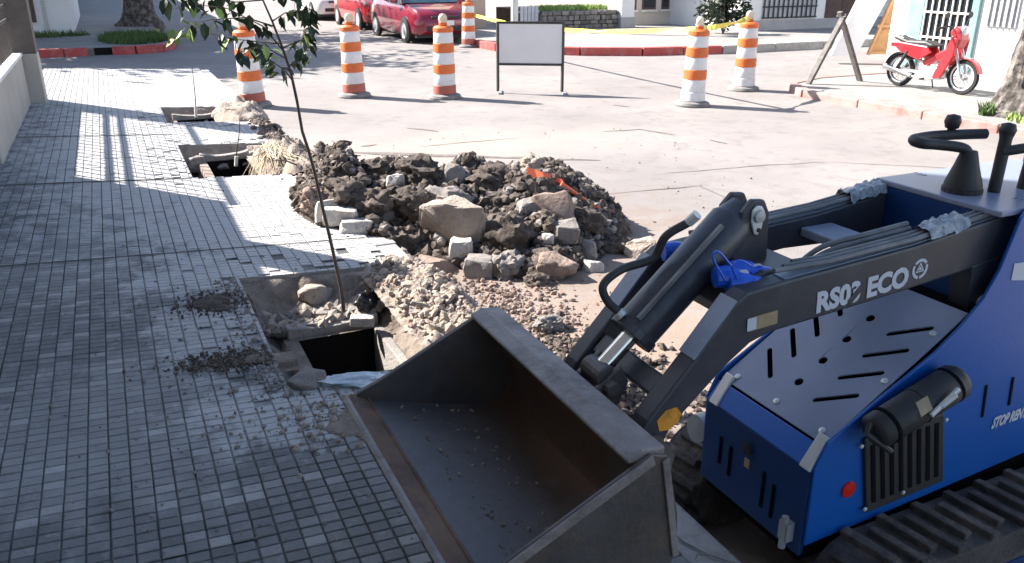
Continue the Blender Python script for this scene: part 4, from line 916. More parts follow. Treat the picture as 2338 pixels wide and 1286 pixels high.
crumbs('dirt and stones strewn along the kerb past the heap', 'rock_dark', scatter(900, kerbline, lambda x,y: 0.0 if x < KX else RZ+0.02, 0.006, 0.05, rr), 12)
crumbs('pale stones strewn along the kerb past the heap', 'rock_brown', scatter(500, kerbline, lambda x,y: 0.0 if x < KX else RZ+0.02, 0.006, 0.04, rr), 13)
crumbs('fine grit scattered on the near pavement tiles', 'rock_grey', scatter(650, lambda r: nopit(min(1.3,r.gauss(0.35,0.45)), r.gauss(3.2,0.8)), lambda x,y: SZ(x), 0.0025, 0.009, rr), 14)
crumbs('grit scattered on the sunlit pavement tiles', 'rock_dark', scatter(160, lambda r: nopit(r.gauss(1.2,0.3), r.uniform(4.5,9.5)), lambda x,y: SZ(x) if x < KX else RZ, 0.002, 0.010, rr, 4), 15)
# ragged bank of pale spoil between the nearest pit and the road
mb = MB(); vs = []; N1, N2 = 60, 120
for a in range(N1+1):
    for b in range(N2+1):
        x = 1.10+0.62*a/N1; y = 3.0+1.75*b/N2
        z = bankz(x,y)
        vs.append((x,y,z))
mb.add(vs, [(a*(N2+1)+b,(a+1)*(N2+1)+b,(a+1)*(N2+1)+b+1,a*(N2+1)+b+1) for a in range(N1) for b in range(N2)])
tag(mb.build('spoil_bank', M['soil_pale'], smooth=70), 'pale spoil banked over the kerb beside the nearest pit', 'soil', kind='stuff')
def bank(label, cx, cy, rx, ry, h, m, z0, seed):
    mb = MB(); vs = []; N = 26
    for a in range(N+1):
        for b in range(N+1):
            x = cx+rx*(2*a/N-1); y = cy+ry*(2*b/N-1); q = 1-((x-cx)/rx)**2-((y-cy)/ry)**2 + 0.35*fbm(x+seed,y,3.2/max(rx,ry),3)
            vs.append((x,y,z0(x) + (h*max(0,q)**0.7*(1+0.6*fbm(x,y+seed,9,4)) - 0.012 if q > 0 else -0.03)))
    mb.add(vs, [(a*(N+1)+b,(a+1)*(N+1)+b,(a+1)*(N+1)+b+1,a*(N+1)+b+1) for a in range(N) for b in range(N)])
    return tag(mb.build('soil_patch', M[m], smooth=70), label, 'soil', kind='stuff')
bank('low clump of soil on the tiles left of the nearest pit', 0.30,3.40,0.24,0.10,0.022,'soil_mix',SZ,3)
crumbs('crumbs of soil round the low clump left of the nearest pit', 'rock_dark', scatter(1100, lambda r: nopit(r.gauss(0.28,0.12), r.gauss(3.41,0.055)), lambda x,y: SZ(x)+0.005, 0.0015, 0.012, rr, 3.5), 41, 'soil')
crumbs('crumbs round the dark soil patch at the far left pit corner', 'rock_dark', scatter(800, lambda r: nopit(r.gauss(0.28,0.11), r.gauss(4.12,0.08)), lambda x,y: SZ(x)+0.003, 0.0015, 0.010, rr, 3.5), 42, 'soil')
crumbs('mortar crumbs lying in front of the bucket lip', 'rock_buff', scatter(420, lambda r: nopit(r.gauss(0.62,0.16), r.gauss(2.78,0.13)), lambda x,y: SZ(x), 0.003, 0.016, rr, 3), 43)
crumbs('bits of mortar along the left edge of the nearest pit', 'rock_grey', scatter(420, lambda r: nopit(r.gauss(0.40,0.06), r.uniform(3.0,4.5)), lambda x,y: SZ(x), 0.003, 0.015, rr, 3), 44)
crumbs('dry earth crumbs left inside the bucket', 'rock_brown', scatter(220, lambda r: (r.uniform(0.60,0.92), r.uniform(1.26,2.06)), lambda x,y: (0.213-0.30*(x/LS_-0.85))*LS_+0.2475, 0.002, 0.008, rr, 3), 45)
bank('dark soil patch on the tiles at the far left corner of the nearest pit', 0.30,4.12,0.17,0.17,0.022,'soil',SZ,8)
bank('pale spoil heaped at the kerb by the middle pit', 1.32,7.55,0.30,0.62,0.16,'soil_pale',lambda x: -0.01,5)
bank('dark soil along the kerb between heap and middle pit', 1.45,6.9,0.2,0.7,0.09,'soil',lambda x: -0.03,12)
bank('spoil at the kerb by the farthest pit', 1.28,10.4,0.30,0.62,0.14,'soil_pale',lambda x: -0.01,6)
bank('sandy mortar remains on the tiles by the bucket lip', 0.70,2.72,0.20,0.16,0.03,'soil_pale',SZ,9)
# stones placed singly
def stone(u, v, wp, hp, m, lab, z, seed, lump=False, yaw=0.0, cat='stone'):
    p = G(u, v, z); s = px2m(p); chunk('stone', lab, m, p+Vector((0,0,hp*s*0.3)), (wp*s, wp*s*0.8, hp*s*1.1), seed, (R(rnd.uniform(-8,8)),R(rnd.uniform(-8,8)),yaw), lump, cat)
stone(705,885,95,50,'rock_grey','grey stone on the near edge of the nearest pit',0.03,201)
stone(722,690,85,56,'rock_buff','buff stone beside the sapling in the nearest pit',-0.12,202)
stone(640,690,60,40,'rock_grey','small grey stone at the far left of the nearest pit',-0.12,203)
stone(1252,752,66,44,'rock_grey','dark rounded stone on the road behind the bucket',RZ,204,True)
stone(835,668,55,34,'rock_buff','pale stone under the slab edge at the back of the nearest pit',-0.10,205)
stone(450,385,48,34,'rock_grey','grey stone in the left of the middle pit',-0.12,206)
stone(735,365,52,46,'rock_dark','dark clod at the kerb right of the middle pit',0.0,207,True)
stone(430,268,36,18,'rock_white','white scrap in the farthest pit',-0.10,208)
# white block and plastic
p = G(828,742,-0.12); mb = MB(); mb.obox((0,0,0),(0.062,0,0),(0,0.035,0),(0,0,0.026)); o = tag(mb.build('block', M['rock_white'], bevel=0.008), 'small white block on the chamber rim behind the black bag', 'block'); o.location = p+Vector((0,0.0,0.025)); o.rotation_euler = (0,0.05,-0.35)
def crumple(label, name, m, p, size, seed, cat, rot=(0,0,0)):
    bm = bmesh.new(); bmesh.ops.create_icosphere(bm, subdivisions=4, radius=0.5)
    o_ = Vector((seed,seed*2,0))
    for v in bm.verts:
        k = 1 + 0.5*noise.ridged_multi_fractal(v.co*2+o_,1,2,3,1,2)-0.55; v.co = Vector((v.co.x*size[0]*k, v.co.y*size[1]*k, v.co.z*size[2]*k))
    me = bpy.data.meshes.new(name); bm.to_mesh(me); bm.free(); me.materials.append(M[m]); o = bpy.data.objects.new(name, me); COL.objects.link(o); o.location = p; o.rotation_euler = rot
    return tag(o, label, cat)
crumple('black plastic bag on the rubble right of the sapling', 'plastic_bag', 'bag_black', G(842,705,-0.10)+Vector((0,0,0.04)), (0.13,0.10,0.12), 3, 'bag')
crumple('pale blue plastic sheet crushed beside the bucket lip', 'plastic_sheet', 'bag_blue', G(822,882,0.03)+Vector((0.02,0,0.02)), (0.36,0.11,0.05), 5, 'plastic sheet', (0,0.05,-0.25))
# orange strip and root over the heap
def heap_pts(px, lift=0.03): return [hit(u,v)+Vector((0,0,lift)) for (u,v) in px]
pp = heap_pts([(1203,408),(1222,412),(1240,418),(1262,420),(1285,432)],0.05); mb = MB(); vs = []
for i, p in enumerate(pp):
    wv = 0.06*(1-0.12*i); vs += [p+Vector((0,0.01,wv/2)), p+Vector((0,-0.03,-wv/2))]
mb.add(vs, [(2*i,2*i+1,2*i+3,2*i+2) for i in range(len(pp)-1)]); o = mb.build('orange_strip', M['orange_strip']); m_ = o.modifiers.new('s','SOLIDIFY'); m_.thickness = 0.006; tag(o, 'short orange plastic strip draped below the top stone', 'plastic strip')
mb = MB(); mb.tube(heap_pts([(1280,432),(1310,452),(1340,472),(1370,490)],0.035), [0.02,0.018,0.016,0.013], 8); tag(mb.build('plastic_pipe', M['orange_strip'], smooth=60), 'thin orange-red pipe running down the right slope of the heap', 'pipe')
mb = MB(); mb.tube(heap_pts([(1362,488),(1395,492),(1420,500),(1432,520),(1440,540)],0.03), [0.014,0.014,0.013,0.01,0.006], 8); tag(mb.build('root', M['root'], smooth=60), 'dark root curling down at the right end of the heap', 'root')
mb = MB(); mb.tube(heap_pts([(1080,440),(1110,418),(1130,402)],0.05), [0.012,0.012,0.008], 7); tag(mb.build('root', M['root'], smooth=60), 'straight brown root above the largest boulder', 'root')
# bundles of pale root fibres at the middle pit
rr = random.Random(77); mb = MB()
for _ in range(420):
    x0, y0 = rr.gauss(1.20,0.05), rr.gauss(7.55,0.10); a = rr.uniform(-2.6,-0.6); L = rr.uniform(0.10,0.34)
    p = [Vector((x0,y0,0.13+rr.gauss(0,0.02))), Vector((x0+L*0.5*math.cos(a),y0+L*0.6*math.sin(a),0.10)), Vector((x0+L*math.cos(a),y0+L*math.sin(a)*1.2,-0.06+rr.gauss(0,0.02)))]
    mb.tube(p, [0.004,0.0035,0.002], 3, False)
tag(mb.build('root_fibres', M['straw']), 'pale dry root fibres hanging into the middle pit', 'roots', kind='stuff')
# dry twigs caught round the stem
rr = random.Random(78); mb = MB(); c0 = Vector((1.5,7.1,0.02))
for _ in range(26):
    p = c0 + Vector((rr.gauss(0,0.12),rr.gauss(0,0.25),rr.uniform(0.0,0.10))); a = rr.uniform(0,6.3); d = Vector((math.cos(a),math.sin(a),rr.uniform(-0.1,0.5)))*rr.uniform(0.08,0.22)
    mb.tube([p,p+d*0.5+Vector((0,0,0.02)),p+d],[0.008,0.006,0.003],5)
tag(mb.build('brushwood', M['twig']), 'dry twigs and roots heaped at the kerb by the middle pit', 'twigs', kind='stuff')

# ------------------------------------------------------------------ young tree in the nearest pit
TY = 4.1
def ty(u, v, dy=0.0): return AY(u, v, TY+dy)
t = thing('sapling', 'thin bare-stemmed young tree standing in the nearest pit, leafy above', 'tree', ty(785,705))
stem = [ty(785,712),ty(778,655),ty(757,560),ty(738,480),ty(720,400),ty(705,345),ty(690,300),ty(678,230),ty(665,170),ty(645,110),ty(622,50),ty(600,0),ty(580,-50)]
mb = MB(); mb.tube(stem, [0.0105,0.010,0.009,0.0085,0.008,0.0078,0.0074,0.007,0.0066,0.006,0.005,0.004,0.003], 8); tr = mb.build('trunk', M['twig'], t, smooth=70)
LE = []
for s in range(3):
    r3 = random.Random(s); vs = [(0,0,0),(0.30,0.26,0.04),(0.36,0,-0.02),(0.30,-0.26,0.04),(0.66,0.22,0.0),(0.74,0,-0.08),(0.66,-0.22,0.0),(1.0,0,-0.16-0.05*s)]
    me = bpy.data.meshes.new('leaf'); me.from_pydata(vs, [], [(0,2,1),(0,3,2),(1,2,5,4),(2,3,6,5),(4,5,7),(5,6,7)]); me.materials.append(M['leaf']); LE.append(me)
LP = LE[0].copy(); LP.materials.clear(); LP.materials.append(M['leaf_lit'])  # sunlit leaf copy, the light given by its paler green
rr = random.Random(5); inv = WM[t].inverted()
TW = [((650,120),(600,60),(520,20),(430,8)),((640,100),(585,95),(540,90),(470,75)),((625,60),(560,40),(480,45),(415,60)),((645,110),(690,90),(705,60),(715,40)),((660,150),(685,140),(700,120),(712,95)),
      ((620,50),(650,30),(690,25),(715,22)),((600,0),(540,5),(470,-5),(400,20)),((668,185),(650,160),(620,140),(600,120)),((655,135),(610,110),(575,110),(545,120)),((585,-40),(640,-30),(680,0),(705,30)),((590,-30),(520,-30),(440,-30),(385,0))]
for k, br in enumerate(TW):
    dy = rr.uniform(-0.18,0.18); P = [ty(u,v,dy*j/3) for j,(u,v) in enumerate(br)]
    mb = MB(); mb.tube(P, [0.004,0.003,0.0022,0.0014], 5); mb.build('twig', M['twig'], t)
    for j in range(16):
        f = rr.uniform(0.2,1.0)*3; i0 = min(2,int(f)); p = P[i0].lerp(P[i0+1], f-i0) + Vector((rr.gauss(0,0.012),rr.gauss(0,0.02),rr.gauss(0,0.012)))
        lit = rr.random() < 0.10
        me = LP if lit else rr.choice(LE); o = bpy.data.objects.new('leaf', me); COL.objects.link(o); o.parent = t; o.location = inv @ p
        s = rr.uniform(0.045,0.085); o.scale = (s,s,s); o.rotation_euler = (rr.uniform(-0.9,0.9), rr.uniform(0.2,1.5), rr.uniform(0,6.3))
for (u,v,n) in ((405,78,10),(612,135,7)):
    for j in range(n):
        o = bpy.data.objects.new('leaf', LP); COL.objects.link(o); o.parent = t; o.location = inv @ (ty(u,v,0.1)+Vector((rr.gauss(0,0.03),rr.gauss(0,0.03),rr.gauss(0,0.03)))); s = rr.uniform(0.045,0.07); o.scale = (s,s,s); o.rotation_euler = (rr.uniform(-0.8,0.8), rr.uniform(-0.3,1.0), rr.uniform(0,6.3))

# bare whips planted in the two farther pits
for (yy, pts, lab) in ((7.95, ((538,372),(541,345),(546,305),(548,262)), 'thin bare whip standing in the middle pit'), (10.5, ((447,262),(446,225),(442,185),(438,150)), 'thin bare whip standing in the farthest pit')):
    P = [AY(u,v,yy) for (u,v) in pts]; q = thing('sapling', lab, 'tree', P[0])
    mb = MB(); mb.tube(sm(P), [0.007-0.0002*k for k in range(19)], 6); mb.build('trunk', M['twig'], q)
    mb = MB(); mb.cyl(P[0]-Vector((0,0,0.03)), P[0].lerp(P[1],0.55), 0.016, n=8); mb.build('guard', M['coping'], q)

# ------------------------------------------------------------------ compact tracked loader
# drawn in its own measure, built at 0.85 of it and set on its tracks on the road beside the kerb
LS, LZ = 0.85, 0.2475
loader = thing('mini_loader', 'blue compact tracked loader with a dark open bucket in front', 'loader', (1.95,1.6,RZ))
def lv(mb): mb.v = [(x*LS, y*LS, z*LS+LZ) for (x,y,z) in mb.v]; return mb
def lb(mb, name, m, parent=None, bevel=0, smooth=None): return lv(mb).build(name, M[m], parent or loader, bevel=bevel, smooth=smooth)
def LY(u, v, y): p = AY(u, v, y); return p
GZ = (RZ-LZ)/LS               # ground in loader measure
YN, YF = 1.62, 2.14; YC = (YN+YF)/2
# bucket
BY0, BY1 = 1.44, 2.46
prof = [(0.555,0.300),(0.70,0.255),(0.85,0.213),(0.98,0.178),(1.06,0.168),(1.115,0.19),(1.135,0.24),(1.125,0.32),(1.095,0.42),(1.065,0.515)]
def sheet(prof, th, y0, y1):
    n = len(prof); out = []
    for i in range(n):
        a = Vector(prof[max(i-1,0)]); b = Vector(prof[min(i+1,n-1)]); d = (b-a).normalized(); nn = Vector((d.y,-d.x)); out.append(Vector(prof[i])+nn*th)
    mb = MB(); poly = prof + [tuple(p) for p in out[::-1]]
    m = n
    vs = [(p[0],y0,p[1]) for p in prof]+[(p.x,y0,p.y) for p in out]+[(p[0],y1,p[1]) for p in prof]+[(p.x,y1,p.y) for p in out]
    fs = []
    for i in range(n-1):
        fs += [(i,i+1,2*n+i+1,2*n+i),(n+i+1,n+i,3*n+i,3*n+i+1),(i+1,i,n+i,n+i+1),(2*n+i,2*n+i+1,3*n+i+1,3*n+i)]
    fs += [(0,2*n,3*n,n),(n-1,2*n-1,4*n-1,3*n-1)]
    return mb.add(vs, fs)
bk = lb(sheet(prof, 0.012, BY0+0.012, BY1-0.012), 'bucket', 'steel_floor', None, 0, 35)
side = [(0.575,0.312),(0.60,0.265),(0.98,0.150),(1.10,0.142),(1.155,0.20),(1.145,0.33),(1.10,0.515),(1.05,0.532),(0.66,0.345)]
for (a,b) in ((BY0,BY0+0.011),(BY1-0.011,BY1)):
    mb = MB(); mb.prism(side, a, b); lb(mb, 'side_plate', 'steel_worn', bk, 0.003)
mb = MB(); mb.prism([(0.985,0.527),(0.99,0.512),(1.095,0.505),(1.10,0.535),(1.03,0.545)], BY0+0.012, BY1-0.012); lb(mb, 'top_flange', 'edge_worn', bk, 0.005)
mb = MB(); mb.prism([(0.53,0.304),(0.55,0.288),(0.60,0.274),(0.605,0.292),(0.56,0.310)], BY0-0.004, BY1+0.004); lb(mb, 'cutting_edge', 'rust', bk, 0.002)
mb = MB(); mb.prism([(0.522,0.306),(0.529,0.290),(0.538,0.298),(0.545,0.312),(0.533,0.313)], BY0-0.006, BY1+0.006); lb(mb, 'worn_lip', 'edge_worn', bk, 0.002)
mb = MB(); mb.prism([(0.602,0.2915),(0.612,0.2875),(0.616,0.2925),(0.606,0.297)], BY0+0.013, BY1-0.013); lb(mb, 'weld_bead', 'rust', bk)
for (a,b) in ((BY0-0.008,BY0-0.0005),(BY1+0.0005,BY1+0.008)):   # wear strips along the side plates
    mb = MB(); mb.prism([(0.575,0.312),(0.66,0.345),(1.05,0.532),(1.06,0.505),(0.665,0.318),(0.585,0.285)], a, b); lb(mb, 'wear_strip', 'edge_worn', bk, 0.002)
    mb = MB(); mb.prism([(1.10,0.515),(1.155,0.20),(1.135,0.20),(1.08,0.505)], a, b); lb(mb, 'wear_strip', 'edge_worn', bk, 0.002)
for yy in (YC-0.24, YC-0.10, YC+0.10, YC+0.24):
    mb = MB(); mb.prism([(1.16,0.20),(1.25,0.27),(1.27,0.36),(1.22,0.43),(1.125,0.44),(1.15,0.32)], yy-0.008, yy+0.008); lb(mb, 'hitch_plate', 'steel_worn', bk)
# chassis
mb = MB(); mb.box(1.79,1.81,YN,YF,-0.16,0.165); fp = lb(mb, 'front_plate', 'navy', None, 0.004)
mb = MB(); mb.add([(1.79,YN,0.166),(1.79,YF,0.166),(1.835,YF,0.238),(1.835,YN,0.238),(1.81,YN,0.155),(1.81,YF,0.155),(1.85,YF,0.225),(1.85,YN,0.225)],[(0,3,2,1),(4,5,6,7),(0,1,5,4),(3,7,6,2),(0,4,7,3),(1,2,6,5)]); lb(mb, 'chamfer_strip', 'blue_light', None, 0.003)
for (u,v,dz) in ((1,0,0),):
    for yy, z0, z1 in ((YF-0.10,-0.05,0.06),(YF-0.155,-0.07,0.05),(YN+0.19,-0.09,0.05),(YN+0.14,-0.10,0.03)):
        mb = MB(); mb.box(1.786,1.7895,yy-0.006,yy+0.006,z0,z1); lb(mb, 'slot', 'slot', fp)
mb = MB(); mb.lathe([(0.022,0),(0.022,0.012),(0.0,0.012)],(1.79,YC+0.02,0.09),ax=(-1,0,0),n=16); lb(mb, 'lock', 'black_plastic', fp)
mb = MB(); mb.box(1.7865,1.7895,YC+0.005,YC+0.03,0.015,0.05); lb(mb, 'sticker', 'decal_tan', fp)
mb = MB(); mb.box(1.76,1.7895,YN+0.03,YN+0.07,-0.12,-0.05); mb.cyl((1.765,YN+0.05,-0.03),(1.765,YN+0.05,-0.15),0.012,n=10); lb(mb, 'latch', 'grey_metal', fp)
for yy in (YN+0.012,YF-0.05):
    mb = MB(); mb.obox((1.822,yy+0.01,0.215),(0.035,0,0.052),(0,0.022,0),(-0.006,0,0.004)); lb(mb, 'corner_bracket', 'zinc', fp, 0.003)
# inner chassis block
mb = MB(); mb.prism([(1.812,-0.2),(1.812,0.15),(1.86,0.22),(2.36,0.50),(2.45,0.60),(3.2,0.60),(3.2,-0.2)], YN+0.02, YF-0.02); lb(mb, 'engine_block', 'slot')
# side panels: curved blue sheets
sp = [(1.80,-0.115),(1.795,0.175),(1.835,0.262),(2.00,0.352),(2.25,0.487),(2.35,0.560),(2.43,0.640),(2.48,0.73),(2.51,0.83),(2.53,0.90),(2.57,0.945),(2.66,0.955),(3.3,0.955),(3.3,-0.02),(2.87,-0.045),(2.3,-0.085)]
for (a,b) in ((YN-0.012,YN),(YF,YF+0.012)):
    mb = MB(); mb.prism(sp if a < 1.7 else [(x,min(z,0.80)) for x,z in sp if z < 0.9 or x > 2.6], a, b); o = lb(mb, 'side_panel', 'blue', None, 0.003)
    if a < 1.7: sideN = o
mb = MB(); mb.box(3.285,3.299,YN+0.001,YF-0.001,-0.10,0.952); lb(mb, 'rear_panel', 'blue', None, 0.004)
mb = MB(); mb.box(3.301,3.62,YN+0.03,YF-0.03,-0.16,-0.13); lb(mb, 'step_plate', 'charcoal', None, 0.006)
YS = YN-0.013
def SP(u, v): p = AY(u, v, YS-0.0); return (p.x, p.z)
# hood with chevron slots cut through
def hood():
    hx0, hx1 = 1.842, 2.40; sl = 0.62
    P = lambda s, y: Vector((hx0+s, y, 0.243+sl*s))
    outer = [(0.0,YN+0.008),(hx1-hx0,YN+0.008),(hx1-hx0,YF-0.008),(0.0,YF-0.008)]
    holes = []
    def cap(cx, cy, dx, dy, w_):
        d = Vector((dx,dy)); L = d.length; d.normalize(); n = Vector((-d.y,d.x)); pts = []
        for sgn, base_ in ((1,1),(-1,-1)):
            for k in range(5):
                a = -math.pi/2 + math.pi*k/4
                q = Vector((cx,cy)) + d*sgn*(L/2-w_/2) + (d*sgn*math.cos(a) + n*sgn*math.sin(a))*w_/2; pts.append((q.x,q.y))
        return pts
    for k in range(4):
        s0 = 0.105 + k*0.098
        holes.append(cap(s0+0.03, YC-0.15, 0.085, -0.11, 0.017))
        holes.append(cap(s0+0.02, YC+0.15, 0.085, 0.11, 0.017))
        holes.append([(s0+0.015+0.014*math.cos(a), YC+0.016*math.sin(a)) for a in [2*math.pi*j/10 for j in range(10)]])
    loops = [outer]+holes; flat = [p for l in loops for p in l]
    tris = tessellate_polygon([[Vector((p[0],p[1],0)) for p in l] for l in loops])
    mb = MB(); mb.add([P(*p) for p in flat], [tuple(t_) for t_ in tris]); return mb
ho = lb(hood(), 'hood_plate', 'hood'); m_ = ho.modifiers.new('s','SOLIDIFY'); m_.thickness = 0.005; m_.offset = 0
for (s,yy) in ((0.03,YN+0.05),(0.03,YF-0.06),(0.45,YN+0.04),(0.25,YN+0.03),(0.03,YC)):
    mb = MB(); mb.lathe([(0.012,0),(0.011,0.006),(0,0.009)],(1.842+s,yy,0.243+0.62*s+0.002),ax=(-0.527,0,0.85),n=12); lb(mb, 'bolt', 'zinc', ho, 0, 40)
# grille, reflector, slots, tool tube on the near side panel
g0, g1, g2, g3 = SP(1968,1000), SP(1972,1168), SP(2148,1095), SP(2150,940)
def inset(m_, f): pass
mb = MB(); mb.prism([g0,g1,g2,g3], YS-0.012, YS-0.0005); gr = lb(mb, 'side_grille', 'black_plastic', sideN, 0.008)
for k in range(8):
    f = 0.09+0.115*k; a = Vector(g0).lerp(Vector(g3),f); b = Vector(g1).lerp(Vector(g2),f); p = a.lerp(b,0.10); q = a.lerp(b,0.88); wv = 0.009
    mb = MB(); mb.prism([(p.x-wv,p.y),(q.x-wv,q.y),(q.x+wv,q.y),(p.x+wv,p.y)], YS-0.0145, YS-0.0125); lb(mb, 'louvre', 'slot', gr)
c = SP(1936,1117); mb = MB(); mb.lathe([(0.029,0),(0.028,0.006),(0,0.009)],(c[0],YS,c[1]),ax=(0,-1,0),n=20); lb(mb, 'reflector', 'red_dot', sideN)
for (u,v0,v1) in ((2246,880,952),(2307,862,925)):
    a, b = SP(u+6,v0), SP(u-4,v1); mb = MB(); mb.bar((a[0],YS-0.001,a[1]),(b[0],YS-0.001,b[1]),0.011,0.003,(0,1,0)); lb(mb, 'slot', 'slot', sideN)
for (u,v) in ((2153,955),(1960,1015),(2055,1120),(1968,1158),(2030,1180)):
    a = SP(u,v); mb = MB(); mb.lathe([(0.008,0),(0.007,0.004),(0,0.006)],(a[0],YS-0.012,a[1]),ax=(0,-1,0),n=10); lb(mb, 'bolt', 'zinc', sideN)
a, b = AY(2000,985,YS-0.06), AY(2178,872,YS-0.06)
mb = MB(); d = (b-a); mb.tube([a+d*-0.05, a, b, b+d*0.06], [0.040,0.056,0.060,0.048], 20); tu = lb(mb, 'tool_tube', 'black_plastic', sideN, 0, 50)
for f in (0.12,0.52,0.92):
    c = a.lerp(b,f); mb = MB(); mb.tube([c-d.normalized()*0.006, c+d.normalized()*0.006], 0.0605, 20); lb(mb, 'strap', 'slot' if f != 0.52 else 'black_plastic', tu)
c = a.lerp(b,0.42)+Vector((0,-0.045,0.036)); mb = MB(); mb.obox(c, d.normalized()*0.024, Vector((0,-0.6,-0.8)).normalized()*0.022, Vector((0,-0.8,0.6)).normalized()*0.004); lb(mb, 'tag', 'decal_tan', tu)
p, q = AY(2125,950,YS-0.125), AY(2190,888,YS-0.125); mb = MB(); mb.bar(p,q,0.012,0.016); mb.bar(p.lerp(q,0.35),p.lerp(q,0.75)+Vector((0,-0.012,0.01)),0.02,0.012); lb(mb, 'latch', 'zinc', tu, 0.003)
mb = MB(); mb.tube([a+d*-0.05+Vector((0,0,0.02)), a+d*-0.12+Vector((0,0,0.05)), a+d*-0.10+Vector((-0.02,-0.01,0.02)), a+Vector((0.02,-0.05,-0.05))],0.010,8); lb(mb, 'cable', 'hose', tu)
# tracks
def track(y0, y1):
    x0, x1, r = 1.99, 3.15, 0.185; zc = GZ+r; zt = zc+r-0.0
    pts = []
    for k in range(13): a = math.pi/2 + math.pi*k/12; pts.append((x0+r*math.cos(a), zc+r*math.sin(a)))
    for k in range(13): a = -math.pi/2 + math.pi*k/12; pts.append((x1+r*math.cos(a), zc+r*math.sin(a)))
    mb = MB(); mb.prism(pts, y0, y1); tk = lb(mb, 'track', 'track', None, 0.006)
    per = []; 
    N = 44; tot = 2*(x1-x0)+2*math.pi*r
    for k in range(N):
        s = tot*k/N
        if s < x1-x0: p = Vector((x1-s,0,zc+r)); n = Vector((0,0,1)); tt = Vector((-1,0,0))
        elif s < x1-x0+math.pi*r: a = math.pi/2+(s-(x1-x0))/r; n = Vector((math.cos(a),0,math.sin(a))); p = Vector((x0,0,zc))+n*r; tt = Vector((-math.sin(a),0,math.cos(a)))
        elif s < 2*(x1-x0)+math.pi*r: q = s-(x1-x0)-math.pi*r; p = Vector((x0+q,0,zc-r)); n = Vector((0,0,-1)); tt = Vector((1,0,0))
        else: a = -math.pi/2+(s-2*(x1-x0)-math.pi*r)/r; n = Vector((math.cos(a),0,math.sin(a))); p = Vector((x1,0,zc))+n*r; tt = Vector((-math.sin(a),0,math.cos(a)))
        if n.z < -0.95: continue
        ym = (y0+y1)/2; off = 0.02*(1 if k % 2 else -1); mb = MB()
        mb.obox(p+n*0.008+Vector((0,ym+off,0)), tt*0.017+Vector((0,0,0)), Vector((0,(y1-y0)*0.40,0))+tt*0.012, n*0.016); lb(mb, 'lug', 'track', tk, 0.004)
    mb = MB(); mb.prism([(x0-0.02,zc-0.08),(x1+0.02,zc-0.08),(x1+0.02,zc+0.07),(x0-0.02,zc+0.07)], y0-0.006, y0-0.0005); lb(mb, 'track_frame', 'navy', tk)
    for k in range(5):
        xx = x0+0.02+(x1-x0-0.04)*k/4; mb = MB(); mb.lathe([(0.075,0),(0.07,0.012),(0.03,0.014),(0.02,0.022),(0,0.022)],(xx,y0-0.006,zc-0.05),ax=(0,-1,0),n=18); lb(mb, 'roller', 'track', tk, 0, 35)
track(YN-0.27, YN-0.022); track(YF+0.022, YF+0.27)
mb = MB(); mb.lathe([(0.03,-0.02),(0.055,-0.02),(0.06,0),(0.055,0.03),(0.0,0.035)],(1.83,YF+0.06,0.0),ax=(-1,0,0.1),n=18); lb(mb, 'wheel_cap', 'grey_metal', None, 0, 40)
